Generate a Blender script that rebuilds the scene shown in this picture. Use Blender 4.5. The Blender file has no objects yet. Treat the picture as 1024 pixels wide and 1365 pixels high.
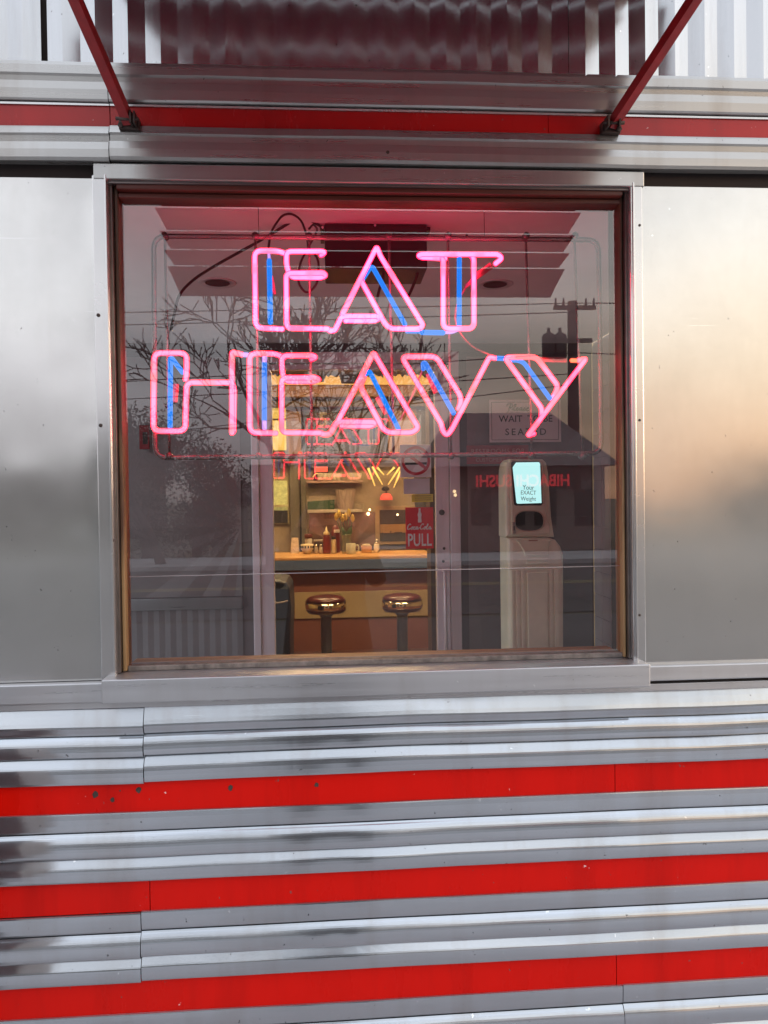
import bpy, bmesh, math, random
from mathutils import Vector, Matrix
random.seed(7)
S = bpy.context.scene
COL = S.collection
R = math.radians

# ------------------------------------------------------------------ camera
CAM = Vector((0.0, -1.8, 1.5)); FPX = 1025.0
def _basis(y, p, r):
    fwd = Vector((math.sin(y)*math.cos(p), math.cos(y)*math.cos(p), math.sin(p)))
    right = Vector((math.cos(y), -math.sin(y), 0)); up = right.cross(fwd)
    return right*math.cos(r)+up*math.sin(r), up*math.cos(r)-right*math.sin(r), fwd
CR, CU, CF = _basis(R(3.897), R(-0.889), R(-0.785))
cam_d = bpy.data.cameras.new('camera'); cam = bpy.data.objects.new('camera', cam_d); COL.objects.link(cam)
cam.matrix_world = Matrix(((CR.x, CU.x, -CF.x, CAM.x), (CR.y, CU.y, -CF.y, CAM.y), (CR.z, CU.z, -CF.z, CAM.z), (0, 0, 0, 1)))
cam_d.sensor_fit = 'HORIZONTAL'; cam_d.sensor_width = 36; cam_d.lens = 36*FPX/1024
cam_d.clip_start = 0.02; cam_d.clip_end = 2000
S.camera = cam
S.view_settings.view_transform = 'Standard'; S.view_settings.look = 'None'
S.view_settings.exposure = 0.5; S.view_settings.gamma = 1.0
S.cycles.max_bounces = 10; S.cycles.transparent_max_bounces = 16
S.cycles.caustics_reflective = False; S.cycles.caustics_refractive = False
S.cycles.sample_clamp_indirect = 6.0

# ------------------------------------------------------------------ world: low sun behind broken evening cloud
SUN_AZ, SUN_EL = R(60), R(7)          # azimuth measured from straight behind the camera towards its right
sdir = Vector((math.sin(SUN_AZ)*math.cos(SUN_EL), -math.cos(SUN_AZ)*math.cos(SUN_EL), math.sin(SUN_EL)))
W = bpy.data.worlds.new('World'); S.world = W; W.use_nodes = True
nt = W.node_tree; nt.nodes.clear()
def N(t, **kw):
    n = nt.nodes.new(t)
    for k, v in kw.items(): setattr(n, k, v)
    return n
def Lk(a, b): nt.links.new(a, b)
def M2(op, a, b=None, clamp=False):
    n = N('ShaderNodeMath', operation=op, use_clamp=clamp)
    for i, v in enumerate((a, b)):
        if v is None: continue
        if isinstance(v, (int, float)): n.inputs[i].default_value = v
        else: Lk(v, n.inputs[i])
    return n.outputs[0]
def MixC(f, a, b):
    n = N('ShaderNodeMix', data_type='RGBA')
    for i, v in ((0, f), (6, a), (7, b)):
        if isinstance(v, (int, float)): n.inputs[i].default_value = v
        elif isinstance(v, tuple): n.inputs[i].default_value = v
        else: Lk(v, n.inputs[i])
    return n.outputs[2]
tc = N('ShaderNodeTexCoord'); sep = N('ShaderNodeSeparateXYZ'); Lk(tc.outputs['Generated'], sep.inputs[0])
zc = M2('MAXIMUM', sep.outputs[2], 0.0)
den = M2('ADD', zc, 0.22)
cmb = N('ShaderNodeCombineXYZ'); Lk(M2('DIVIDE', sep.outputs[0], den), cmb.inputs[0]); Lk(M2('DIVIDE', sep.outputs[1], den), cmb.inputs[1])
noi = N('ShaderNodeTexNoise'); noi.inputs['Scale'].default_value = 1.3; noi.inputs['Detail'].default_value = 6; Lk(cmb.outputs[0], noi.inputs['Vector'])
dt = N('ShaderNodeVectorMath', operation='DOT_PRODUCT'); Lk(tc.outputs['Generated'], dt.inputs[0]); dt.inputs[1].default_value = sdir
mr = N('ShaderNodeMapRange', interpolation_type='SMOOTHSTEP'); Lk(dt.outputs['Value'], mr.inputs[0]); mr.inputs[1].default_value = 0.35; mr.inputs[2].default_value = 1.0
glow = mr.outputs[0]
ramp = N('ShaderNodeValToRGB'); Lk(zc, ramp.inputs[0])
cr = ramp.color_ramp; cr.elements[0].position = 0.0; cr.elements[0].color = (.62, .56, .55, 1)
cr.elements[1].position = 1.0; cr.elements[1].color = (1.15, 1.24, 1.38, 1)
for p, c in ((.06, (.82, .80, .86, 1)), (.14, (1.08, 1.08, 1.15, 1)), (.25, (1.32, 1.34, 1.39, 1)), (.5, (1.22, 1.28, 1.38, 1))):
    e = cr.elements.new(p); e.color = c
warmramp = N('ShaderNodeValToRGB'); Lk(zc, warmramp.inputs[0])
wr = warmramp.color_ramp; wr.elements[0].position = 0.0; wr.elements[0].color = (1.3, .62, .3, 1)
wr.elements[1].position = 1.0; wr.elements[1].color = (1.15, 1.24, 1.38, 1)
for p, c in ((.09, (1.4, .86, .47, 1)), (.17, (1.42, 1.12, .74, 1)), (.28, (1.40, 1.38, 1.28, 1)), (.5, (1.25, 1.3, 1.36, 1))):
    e = wr.elements.new(p); e.color = c
cl = MixC(glow, ramp.outputs[0], warmramp.outputs[0])
nr = N('ShaderNodeMapRange'); Lk(noi.outputs[0], nr.inputs[0]); nr.inputs[1].default_value = .3; nr.inputs[2].default_value = .7; nr.inputs[3].default_value = .58; nr.inputs[4].default_value = 1.22
sc_ = N('ShaderNodeVectorMath', operation='SCALE'); Lk(cl, sc_.inputs[0]); Lk(M2('MULTIPLY', nr.outputs[0], 11.0), sc_.inputs['Scale'])
sky = N('ShaderNodeTexSky', sky_type='NISHITA'); sky.sun_disc = False; sky.sun_elevation = SUN_EL
sky.sun_rotation = math.atan2(sdir.x, sdir.y)
bg = N('ShaderNodeBackground'); bg.inputs['Strength'].default_value = 0.10
Lk(MixC(.86, sky.outputs[0], sc_.outputs[0]), bg.inputs['Color'])
wo = N('ShaderNodeOutputWorld'); Lk(bg.outputs[0], wo.inputs['Surface'])

sun_d = bpy.data.lights.new('sun', 'SUN'); sun_d.energy = 0.5; sun_d.angle = R(14); sun_d.color = (1, .8, .6)
sun = bpy.data.objects.new('sun', sun_d); COL.objects.link(sun)
sun.rotation_euler = (-sdir).to_track_quat('-Z', 'Y').to_euler(); sun.location = sdir*50

# ------------------------------------------------------------------ helpers
def P(px, py, Y=0.0):
    """world point on the vertical plane y = Y that the photograph shows at pixel (px, py)"""
    d = CR*((px-512)/FPX) - CU*((py-682.5)/FPX) + CF
    return CAM + d*((Y-CAM.y)/d.y)
def Rf(px, py, D):
    """the same for a thing seen mirrored in the window: its real place is D in front of the glass"""
    p = P(px, py, D); return Vector((p.x, -D, p.z))
def zp(py, Y, px=512): return P(px, py, Y).z
def xp(px, Y, py=600): return P(px, py, Y).x

class MB:
    def __init__(s): s.v, s.f, s.sm = [], [], []
    def add(s, vs, fs, smooth=False):
        o = len(s.v); s.v += [Vector(v) for v in vs]
        for f in fs: s.f.append([i+o for i in f]); s.sm.append(smooth)
    def box(s, a, b, bev=0.0, segs=2):
        x0, x1 = sorted((a[0], b[0])); y0, y1 = sorted((a[1], b[1])); z0, z1 = sorted((a[2], b[2]))
        if bev <= 0:
            s.add([(x0,y0,z0),(x1,y0,z0),(x1,y1,z0),(x0,y1,z0),(x0,y0,z1),(x1,y0,z1),(x1,y1,z1),(x0,y1,z1)],
                  [(0,3,2,1),(4,5,6,7),(0,1,5,4),(1,2,6,5),(2,3,7,6),(3,0,4,7)]); return
        bm = bmesh.new(); bmesh.ops.create_cube(bm, size=1)
        for v in bm.verts: v.co = Vector((x0+(v.co.x+.5)*(x1-x0), y0+(v.co.y+.5)*(y1-y0), z0+(v.co.z+.5)*(z1-z0)))
        bmesh.ops.bevel(bm, geom=bm.edges[:], offset=bev, segments=segs, affect='EDGES', profile=.5)
        s.bm(bm)
    def bm(s, bm, smooth=False):
        bm.verts.index_update(); s.add([v.co.copy() for v in bm.verts], [[v.index for v in f.verts] for f in bm.faces], smooth); bm.free()
    def sweep(s, pts, r, n=10, closed=False, smooth=True, cap=True):
        pts = [Vector(p) for p in pts]; m = len(pts); rr = r if isinstance(r, (list, tuple)) else [r]*m
        T = []
        for i in range(m):
            a = pts[(i-1) % m] if (closed or i > 0) else pts[i]; b = pts[(i+1) % m] if (closed or i < m-1) else pts[i]
            t = b-a; T.append(t.normalized() if t.length > 1e-9 else Vector((0, 0, 1)))
        ref = Vector((0, 1, 0)) if abs(T[0].y) < .9 else Vector((1, 0, 0))
        n1 = (ref - T[0]*ref.dot(T[0])).normalized(); vs = []
        for i in range(m):
            n1 = (n1 - T[i]*n1.dot(T[i])); n1 = n1.normalized() if n1.length > 1e-6 else T[i].orthogonal().normalized()
            n2 = T[i].cross(n1)
            for k in range(n):
                a = 2*math.pi*k/n; vs.append(pts[i] + (n1*math.cos(a)+n2*math.sin(a))*rr[i])
        fs = []
        for i in range(m if closed else m-1):
            j = (i+1) % m
            for k in range(n): fs.append((i*n+k, i*n+(k+1) % n, j*n+(k+1) % n, j*n+k))
        s.add(vs, fs, smooth)
        if cap and not closed:
            o = len(s.v)-len(vs); s.f.append([o+k for k in range(n)][::-1]); s.sm.append(False)
            s.f.append([o+(m-1)*n+k for k in range(n)]); s.sm.append(False)
    def tube(s, a, b, r, n=10, r2=None): s.sweep([a, b], [r, r if r2 is None else r2], n)
    def lathe(s, c, prof, n=24, axis='z'):
        vs = []; m = len(prof)
        for r, h in prof:
            for k in range(n):
                a = 2*math.pi*k/n; x, y = r*math.cos(a), r*math.sin(a)
                vs.append(Vector(c) + (Vector((x, y, h)) if axis == 'z' else Vector((x, -h, y))))
        fs = [(i*n+k, i*n+(k+1) % n, (i+1)*n+(k+1) % n, (i+1)*n+k) for i in range(m-1) for k in range(n)]
        s.add(vs, fs, True); o = len(s.v)-len(vs)
        s.f.append([o+k for k in range(n)][::-1]); s.sm.append(False); s.f.append([o+(m-1)*n+k for k in range(n)]); s.sm.append(False)
    def prism(s, poly, y0, y1):
        """polygon of (x, z) points extruded from y0 (front) to y1 (back)"""
        n = len(poly); vs = [(x, y0, z) for x, z in poly]+[(x, y1, z) for x, z in poly]
        s.add(vs, [list(range(n)), list(range(2*n-1, n-1, -1))]+[(k, k+n, (k+1) % n+n, (k+1) % n) for k in range(n)])
    def extx(s, prof, x0, x1, smooth=False):
        """open profile of (y, z) points swept along x"""
        n = len(prof); vs = [(x0, y, z) for y, z in prof]+[(x1, y, z) for y, z in prof]
        s.add(vs, [(k, k+1, k+1+n, k+n) for k in range(n-1)], smooth)
    def build(s, name, mat, parent=None, fix=True):
        root = Vector((0, 0, 0)); q = parent
        while q is not None: root += q.location; q = q.parent
        me = bpy.data.meshes.new(name); me.from_pydata([tuple(v-root) for v in s.v], [], s.f); me.update()
        me.polygons.foreach_set('use_smooth', s.sm)
        if fix:
            bm = bmesh.new(); bm.from_mesh(me); bmesh.ops.recalc_face_normals(bm, faces=bm.faces[:]); bm.to_mesh(me); bm.free()
        if mat: me.materials.append(mat)
        o = bpy.data.objects.new(name, me); COL.objects.link(o)
        if parent is not None: o.parent = parent
        return o
def islands(s, name, mat, parent=None):
    n = len(s.v); p = list(range(n))
    def find(a):
        while p[a] != a: p[a] = p[p[a]]; a = p[a]
        return a
    for f in s.f:
        for i in f[1:]: p[find(i)] = find(f[0])
    gr = {}
    for f, sm in zip(s.f, s.sm): gr.setdefault(find(f[0]), []).append((f, sm))
    out = []
    for fs in gr.values():
        m = MB(); mp = {}
        for f, sm in fs:
            for i in f:
                if i not in mp: mp[i] = len(m.v); m.v.append(s.v[i])
            m.f.append([mp[i] for i in f]); m.sm.append(sm)
        out.append(m.build(name, mat, parent))
    return out
MB.islands = islands
def tag(o, label=None, cat=None, group=None, kind=None):
    for k, v in (('label', label), ('category', cat), ('group', group), ('kind', kind)):
        if v: o[k] = v
    return o
def thing(name, label, cat, loc=(0, 0, 0), group=None):
    o = bpy.data.objects.new(name, None); COL.objects.link(o); o.location = Vector(loc); o.empty_display_size = .1
    return tag(o, label, cat, group)
def copy_tree(o, parent=None):
    c = o.copy(); COL.objects.link(c)
    if parent is not None: c.parent = parent
    for ch in list(o.children): copy_tree(ch, c)
    return c
def rpath(pts, r, seg=6, closed=False):
    """polyline with corners rounded by radius r (a point may carry its own radius as 4th entry)"""
    out = []; m = len(pts)
    for i, p in enumerate(pts):
        rr = p[3] if len(p) > 3 else r; p = Vector(p[:3])
        if not closed and i in (0, m-1) or rr <= 0: out.append(p); continue
        a = Vector(pts[i-1][:3]); b = Vector(pts[(i+1) % m][:3]); u = a-p; v = b-p
        d = min(rr, u.length*.49, v.length*.49); u.normalize(); v.normalize()
        A, B = p+u*d, p+v*d
        for k in range(seg+1):
            t = k/seg; out.append(A*(1-t)**2+p*2*t*(1-t)+B*t*t)
    res = [out[0]]
    for q in out[1:]:
        if (q-res[-1]).length > 1e-5: res.append(q)
    return res
def text_mb(body, size, loc, facing=-1, extrude=.0006, align='CENTER', sx=1.0, space=1.0, bold=0.0, rot=0.0):
    cu = bpy.data.curves.new('t', 'FONT'); cu.body = body; cu.size = size; cu.extrude = extrude; cu.align_x = align; cu.align_y = 'CENTER'
    cu.space_character = space; cu.offset = bold; cu.resolution_u = 4
    o = bpy.data.objects.new('t', cu); COL.objects.link(o)
    dg = bpy.context.evaluated_depsgraph_get(); me = bpy.data.meshes.new_from_object(o.evaluated_get(dg))
    m = MB(); L = Vector(loc); cs, sn = math.cos(rot), math.sin(rot)
    def tr(c):
        x, y = c.x*sx, c.y; x, y = x*cs-y*sn, x*sn+y*cs
        return L+Vector((x*-facing, facing*c.z, y))
    m.add([tr(v.co) for v in me.vertices], [list(p.vertices) for p in me.polygons])
    bpy.data.objects.remove(o); bpy.data.curves.remove(cu); bpy.data.meshes.remove(me); return m

# ------------------------------------------------------------------ materials
def mat(name, col, rough=.5, metal=0.0, var=.12, nscale=6.0, bump=0.0, bscale=60.0, stretch=(1, 1, 1), spec=.5, rvar=.0, coat=0.0, emit=None, estr=0.0, alpha=1.0, sheen=0.0):
    m = bpy.data.materials.new(name); m.use_nodes = True; t = m.node_tree; b = t.nodes['Principled BSDF']
    b.inputs['Roughness'].default_value = rough; b.inputs['Metallic'].default_value = metal; b.inputs['Specular IOR Level'].default_value = spec
    b.inputs['Coat Weight'].default_value = coat; b.inputs['Alpha'].default_value = alpha
    c = t.nodes.new('ShaderNodeTexCoord'); mp = t.nodes.new('ShaderNodeMapping'); mp.inputs['Scale'].default_value = stretch
    t.links.new(c.outputs['Object'], mp.inputs[0])
    n = t.nodes.new('ShaderNodeTexNoise'); n.inputs['Scale'].default_value = nscale; n.inputs['Detail'].default_value = 6; n.inputs['Roughness'].default_value = .62
    t.links.new(mp.outputs[0], n.inputs['Vector'])
    rp = t.nodes.new('ShaderNodeValToRGB'); rp.color_ramp.elements[0].position = .3; rp.color_ramp.elements[1].position = .7
    rp.color_ramp.elements[0].color = tuple(x*(1-var) for x in col)+(1,); rp.color_ramp.elements[1].color = tuple(min(1, x*(1+var)) for x in col)+(1,)
    t.links.new(n.outputs[0], rp.inputs[0]); t.links.new(rp.outputs[0], b.inputs['Base Color'])
    if rvar:
        r = t.nodes.new('ShaderNodeMapRange'); r.inputs[1].default_value = .3; r.inputs[2].default_value = .7; r.inputs[3].default_value = max(0, rough-rvar); r.inputs[4].default_value = rough+rvar
        t.links.new(n.outputs[0], r.inputs[0]); t.links.new(r.outputs[0], b.inputs['Roughness'])
    if bump:
        n2 = t.nodes.new('ShaderNodeTexNoise'); n2.inputs['Scale'].default_value = bscale; n2.inputs['Detail'].default_value = 4; t.links.new(mp.outputs[0], n2.inputs['Vector'])
        bp = t.nodes.new('ShaderNodeBump'); bp.inputs['Strength'].default_value = bump; bp.inputs['Distance'].default_value = .002
        t.links.new(n2.outputs[0], bp.inputs['Height']); t.links.new(bp.outputs[0], b.inputs['Normal'])
    if emit:
        b.inputs['Emission Color'].default_value = emit+(1,); b.inputs['Emission Strength'].default_value = estr
    return m
def steel(name, col, rough, streak=(1, 1, 1), specks=True, dirt=.25, fine_bump=.012, rv=.05, metal=1.0, dcol=(.30, .26, .23), spec=.5, broad=.25, scratch=0.0, aniso=0.0):
    """stainless steel: fine brushing, grime streaks running down, pits and scratches"""
    m = mat(name, col, rough, metal, .05, 9, stretch=streak, rvar=rv, spec=spec); t = m.node_tree; b = t.nodes['Principled BSDF']
    c = [n for n in t.nodes if n.type == 'TEX_COORD'][0]
    base = b.inputs['Base Color'].links[0].from_socket
    def noise(sc, st, det=5):
        mp = t.nodes.new('ShaderNodeMapping'); mp.inputs['Scale'].default_value = st; t.links.new(c.outputs['Object'], mp.inputs[0])
        n = t.nodes.new('ShaderNodeTexNoise'); n.inputs['Scale'].default_value = sc; n.inputs['Detail'].default_value = det; n.inputs['Roughness'].default_value = .6
        t.links.new(mp.outputs[0], n.inputs['Vector']); return n.outputs[0]
    def rng(v, a, b_, lo, hi):
        r = t.nodes.new('ShaderNodeMapRange'); r.inputs[1].default_value = a; r.inputs[2].default_value = b_; r.inputs[3].default_value = lo; r.inputs[4].default_value = hi
        t.links.new(v, r.inputs[0]); return r.outputs[0]
    def mix(f, a, bb):
        x = t.nodes.new('ShaderNodeMix'); x.data_type = 'RGBA'
        t.links.new(f, x.inputs[0]); t.links.new(a, x.inputs[6]); x.inputs[7].default_value = bb; return x.outputs[2]
    d = rng(noise(5, (2.2, 1, .35)), .5, .78, 0, dirt)
    c1 = mix(d, base, dcol+(1,))
    if specks:
        sp = rng(noise(95, (1, 1, .7), 2), .735, .76, 0, .75); c1 = mix(sp, c1, (.10, .09, .085, 1))
        wear = rng(noise(48, (1, 1, 1), 3), .73, .75, 0, .5); c1 = mix(wear, c1, (.9, .9, .9, 1))
    t.links.new(c1, b.inputs['Base Color'])
    if aniso:      # brushed along its length: reflections smear up and down, stay crisp sideways
        tv = t.nodes.new('ShaderNodeCombineXYZ'); tv.inputs[2].default_value = 1
        b.inputs['Anisotropic'].default_value = aniso; t.links.new(tv.outputs[0], b.inputs['Tangent'])
    if scratch:
        mp = t.nodes.new('ShaderNodeMapping'); mp.inputs['Scale'].default_value = (1.2, 1, 34); mp.inputs['Rotation'].default_value = (0, R(38), 0); t.links.new(c.outputs['Object'], mp.inputs[0])
        n = t.nodes.new('ShaderNodeTexNoise'); n.inputs['Scale'].default_value = 5; n.inputs['Detail'].default_value = 5; t.links.new(mp.outputs[0], n.inputs['Vector'])
        patch = rng(noise(3.2, (1, 1, 1), 2), .52, .66, 0, scratch); sm = t.nodes.new('ShaderNodeMath'); sm.operation = 'MULTIPLY'
        t.links.new(rng(n.outputs[0], .69, .72, 0, 1), sm.inputs[0]); t.links.new(patch, sm.inputs[1]); c2 = mix(sm.outputs[0], c1, (.85, .85, .85, 1)); t.links.new(c2, b.inputs['Base Color'])
    if metal > .5 and broad:
        g2 = t.nodes.new('ShaderNodeBsdfPrincipled'); g2.inputs['Metallic'].default_value = 1; g2.inputs['Roughness'].default_value = .62; g2.inputs['Base Color'].default_value = tuple(min(1, x*1.12) for x in col)+(1,)
        ms = t.nodes.new('ShaderNodeMixShader'); ms.inputs[0].default_value = broad; out = t.nodes['Material Output']
        t.links.new(b.outputs[0], ms.inputs[1]); t.links.new(g2.outputs[0], ms.inputs[2]); t.links.new(ms.outputs[0], out.inputs['Surface'])
    fine = noise(220, streak, 2)
    bp = t.nodes.new('ShaderNodeBump'); bp.inputs['Strength'].default_value = fine_bump; bp.inputs['Distance'].default_value = .0006
    t.links.new(fine, bp.inputs['Height']); t.links.new(bp.outputs[0], b.inputs['Normal'])
    return m
def glass(name, ior, tint=(1, 1, 1), rough=0.0, d0=.001, d1=.013):
    m = bpy.data.materials.new(name); m.use_nodes = True; t = m.node_tree; t.nodes.clear()
    fr = t.nodes.new('ShaderNodeFresnel'); fr.inputs[0].default_value = ior
    tr = t.nodes.new('ShaderNodeBsdfTransparent'); tr.inputs[0].default_value = tint+(1,)
    gl = t.nodes.new('ShaderNodeBsdfGlossy'); gl.inputs['Roughness'].default_value = rough
    mx = t.nodes.new('ShaderNodeMixShader'); o = t.nodes.new('ShaderNodeOutputMaterial')
    t.links.new(fr.outputs[0], mx.inputs[0]); t.links.new(tr.outputs[0], mx.inputs[1]); t.links.new(gl.outputs[0], mx.inputs[2])
    # faint film of dust and wiping marks
    c = t.nodes.new('ShaderNodeTexCoord'); n = t.nodes.new('ShaderNodeTexNoise'); n.inputs['Scale'].default_value = 7; n.inputs['Detail'].default_value = 8
    t.links.new(c.outputs['Object'], n.inputs['Vector'])
    r = t.nodes.new('ShaderNodeMapRange'); r.inputs[1].default_value = .4; r.inputs[2].default_value = .75; r.inputs[3].default_value = d0; r.inputs[4].default_value = d1
    t.links.new(n.outputs[0], r.inputs[0])
    df = t.nodes.new('ShaderNodeBsdfDiffuse'); df.inputs[0].default_value = (.6, .58, .58, 1)
    m2 = t.nodes.new('ShaderNodeMixShader'); t.links.new(r.outputs[0], m2.inputs[0]); t.links.new(mx.outputs[0], m2.inputs[1]); t.links.new(df.outputs[0], m2.inputs[2])
    t.links.new(m2.outputs[0], o.inputs[0]); return m
def neon(name, core, edge, bend=None, glossy=True):
    m = bpy.data.materials.new(name); m.use_nodes = True; t = m.node_tree; t.nodes.clear()
    lw = t.nodes.new('ShaderNodeLayerWeight'); lw.inputs[0].default_value = .5
    r = t.nodes.new('ShaderNodeValToRGB'); t.links.new(lw.outputs['Facing'], r.inputs[0])
    r.color_ramp.elements[0].position = .2; r.color_ramp.elements[0].color = core+(1,)
    r.color_ramp.elements[1].position = .58; r.color_ramp.elements[1].color = edge+(1,)
    out = r.outputs[0]
    if bend:
        c = t.nodes.new('ShaderNodeTexCoord'); n = t.nodes.new('ShaderNodeTexNoise'); n.inputs['Scale'].default_value = 14; n.inputs['Detail'].default_value = 2
        t.links.new(c.outputs['Object'], n.inputs['Vector'])
        mr_ = t.nodes.new('ShaderNodeMapRange'); mr_.inputs[1].default_value = .5; mr_.inputs[2].default_value = .68; t.links.new(n.outputs[0], mr_.inputs[0])
        x = t.nodes.new('ShaderNodeMix'); x.data_type = 'RGBA'; t.links.new(mr_.outputs[0], x.inputs[0]); t.links.new(out, x.inputs[6]); x.inputs[7].default_value = bend+(1,); out = x.outputs[2]
    e = t.nodes.new('ShaderNodeEmission'); t.links.new(out, e.inputs[0]); e.inputs[1].default_value = 1
    o = t.nodes.new('ShaderNodeOutputMaterial'); t.links.new(e.outputs[0], o.inputs[0]); return m

STEEL_FLAT = steel('polished_steel', (.56, .55, .54), .15, (1, 1, 1), dirt=.10, fine_bump=.004, rv=.012, broad=.20, scratch=.5)
STEEL_FLUTE = steel('fluted_steel', (.46, .485, .52), .165, (.25, 3, 3), dirt=.4, rv=.035, broad=.12, scratch=.35, aniso=.9)
STEEL_HEAD = steel('header_steel', (.44, .43, .42), .30, (.2, 6, 6), dirt=.6, aniso=.9, broad=.1)
STEEL_RIB = steel('ribbed_steel', (.47, .475, .49), .22, (6, 6, .2), dirt=.35, broad=.14)
STEEL_TRIM = steel('trim_steel', (.56, .55, .55), .15, (1, 1, 1), dirt=.12, fine_bump=.004, rv=.015)
STEEL_SILL = steel('sill_steel', (.48, .48, .50), .3, (.2, 6, 6), dirt=.35, aniso=.9)
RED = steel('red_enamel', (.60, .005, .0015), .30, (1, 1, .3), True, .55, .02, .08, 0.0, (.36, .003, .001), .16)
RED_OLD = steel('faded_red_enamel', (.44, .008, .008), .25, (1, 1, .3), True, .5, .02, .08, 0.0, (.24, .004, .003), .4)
MAROON = mat('maroon_paint', (.46, .022, .062), .6, 0, .15, 12, bump=.1, spec=.12)
REDPAINT = mat('red_strut_paint', (.30, .015, .018), .4, 0, .2, 40, bump=.15)
DARKMETAL = mat('rusty_dark_metal', (.07, .05, .045), .55, .6, .4, 60, bump=.3)
GAP = mat('dark_gap', (.04, .03, .028), .9)
WOOD_FRAME = mat('varnished_wood_frame', (.10, .045, .026), .42, 0, .45, 9, bump=.2, stretch=(9, 9, .5))
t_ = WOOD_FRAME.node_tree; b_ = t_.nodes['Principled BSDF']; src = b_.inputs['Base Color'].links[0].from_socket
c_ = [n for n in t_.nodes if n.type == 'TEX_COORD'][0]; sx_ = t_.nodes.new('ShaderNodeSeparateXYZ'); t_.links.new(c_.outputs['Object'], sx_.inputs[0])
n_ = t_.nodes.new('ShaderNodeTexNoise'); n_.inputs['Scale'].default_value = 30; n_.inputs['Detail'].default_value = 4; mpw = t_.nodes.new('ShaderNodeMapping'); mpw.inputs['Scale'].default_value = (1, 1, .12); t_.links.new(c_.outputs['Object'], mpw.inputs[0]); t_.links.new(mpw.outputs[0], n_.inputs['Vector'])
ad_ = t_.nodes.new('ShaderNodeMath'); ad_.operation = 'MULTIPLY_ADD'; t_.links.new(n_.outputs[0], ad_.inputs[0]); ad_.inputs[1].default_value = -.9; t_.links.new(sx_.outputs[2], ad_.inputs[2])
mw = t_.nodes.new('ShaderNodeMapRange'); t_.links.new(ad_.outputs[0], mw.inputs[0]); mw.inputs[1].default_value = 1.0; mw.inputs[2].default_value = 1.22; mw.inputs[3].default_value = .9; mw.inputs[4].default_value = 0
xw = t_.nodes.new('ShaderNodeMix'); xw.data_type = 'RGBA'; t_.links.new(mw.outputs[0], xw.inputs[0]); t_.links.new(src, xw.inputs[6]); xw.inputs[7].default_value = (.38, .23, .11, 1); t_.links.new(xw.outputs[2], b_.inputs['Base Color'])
WOOD_RED = mat('red_stained_wood', (.10, .022, .016), .45, 0, .35, 9, bump=.2, stretch=(.5, 9, 9))
GLASS = glass('window_glass', 2.18)
DOORGLASS = glass('door_glass', 2.35, (.97, .97, .96))
ALU = mat('brushed_aluminium', (.82, .76, .82), .4, .25, .06, 8, stretch=(6, 6, .3), rvar=.05)
BLACK = mat('black_enamel', (.012, .011, .012), .35, 0, .2, 10, bump=.1)
RUBBER = mat('black_rubber', (.012, .012, .012), .5)
PINKBOOT = mat('pink_silicone', (.62, .20, .27), .4)
ACRYL = glass('clear_acrylic', 2.2, (.98, .97, .98), .10, .28, .38)
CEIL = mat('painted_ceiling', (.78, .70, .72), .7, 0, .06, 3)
PINK = neon('pink_neon', (6.5, .42, .86), (6.0, .024, .34), (7.4, .22, .48))
CORAL = neon('coral_neon', (6.2, .31, .58), (5.6, .022, .18), (7.0, .18, .22))
BLUE = neon('blue_neon', (.006, .185, .78), (.03, .25, .88))
BLUE2 = neon('blue_neon_pale', (.03, .17, .72), (.08, .25, .82))
PALEBLUE = neon('pale_tube_end', (.64, .32, .74), (.36, .2, .74))
ORANGE = neon('tube_electrode_glow', (2.2, .35, .16), (1.6, .12, .05))
SUNBURST = steel('sunburst_steel', (.27, .25, .255), .55, (5, 5, 5), False, .1)
TILE = mat('glazed_tile', (.6, .55, .56), .2, 0, .1, 4)
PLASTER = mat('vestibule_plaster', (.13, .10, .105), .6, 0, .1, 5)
CONCRETE = mat('concrete', (.47, .465, .475), .85, 0, .18, 1.3, bump=.3, bscale=40)
ASPHALT = mat('asphalt', (.075, .073, .075), .85, 0, .25, .9, bump=.4, bscale=50)
PAINTWHITE = mat('road_paint', (.30, .25, .12), .7, 0, .2, 9)
BARK = mat('bark', (.075, .058, .052), .85, 0, .3, 14, bump=.5)
EVERGREEN = mat('evergreen_leaf', (.035, .055, .028), .9, 0, .4, 3, spec=.05)
SOIL = mat('ground_turf', (.11, .10, .065), .95, 0, .35, 1.2)
LITWHITE = mat('bulb_glow', (.9, .8, .6), .5, emit=(1.0, .70, .34), estr=6)
WARMPANEL = mat('warm_diffuser', (.9, .8, .6), .5, emit=(1.0, .70, .34), estr=46.0)

# ------------------------------------------------------------------ setting: ground, road, pavements
GZ = -0.16
def flat(name, x0, x1, y0, y1, z, m): 
    b = MB(); b.add([(x0, y0, z), (x1, y0, z), (x1, y1, z), (x0, y1, z)], [(0, 1, 2, 3)])
    return tag(b.build(name, m), kind='structure')
flat('ground', -600, 600, -700, 300, GZ-.02, SOIL)
flat('parking_lot', -40, 40, -9.0, .4, GZ-.012, mat('parking_asphalt', (.115, .11, .112), .85, 0, .2, .7, bump=.4, bscale=50))
flat('bounce_slab', -14, -1.3, .5, 9, GZ-.010, CONCRETE)  # unseen pale slab added to bounce daylight into the vestibule
flat('road', -300, 300, -17.2, -9.2, GZ-.008, ASPHALT)
b = MB(); b.box((-12, -3.1, GZ-.01), (12, .2, GZ+.06), .01); tag(b.build('pavement', CONCRETE), kind='structure')
b = MB(); b.box((-300, -20.0, GZ-.01), (300, -17.2, GZ+.12), .02); tag(b.build('far_pavement', CONCRETE), kind='structure')
b = MB()
b.box((-300, -13.3, GZ-.006), (300, -13.15, GZ-.002)); b.box((-300, -13.05, GZ-.006), (300, -12.9, GZ-.002))
tag(b.build('road_markings', PAINTWHITE), kind='structure')

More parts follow.
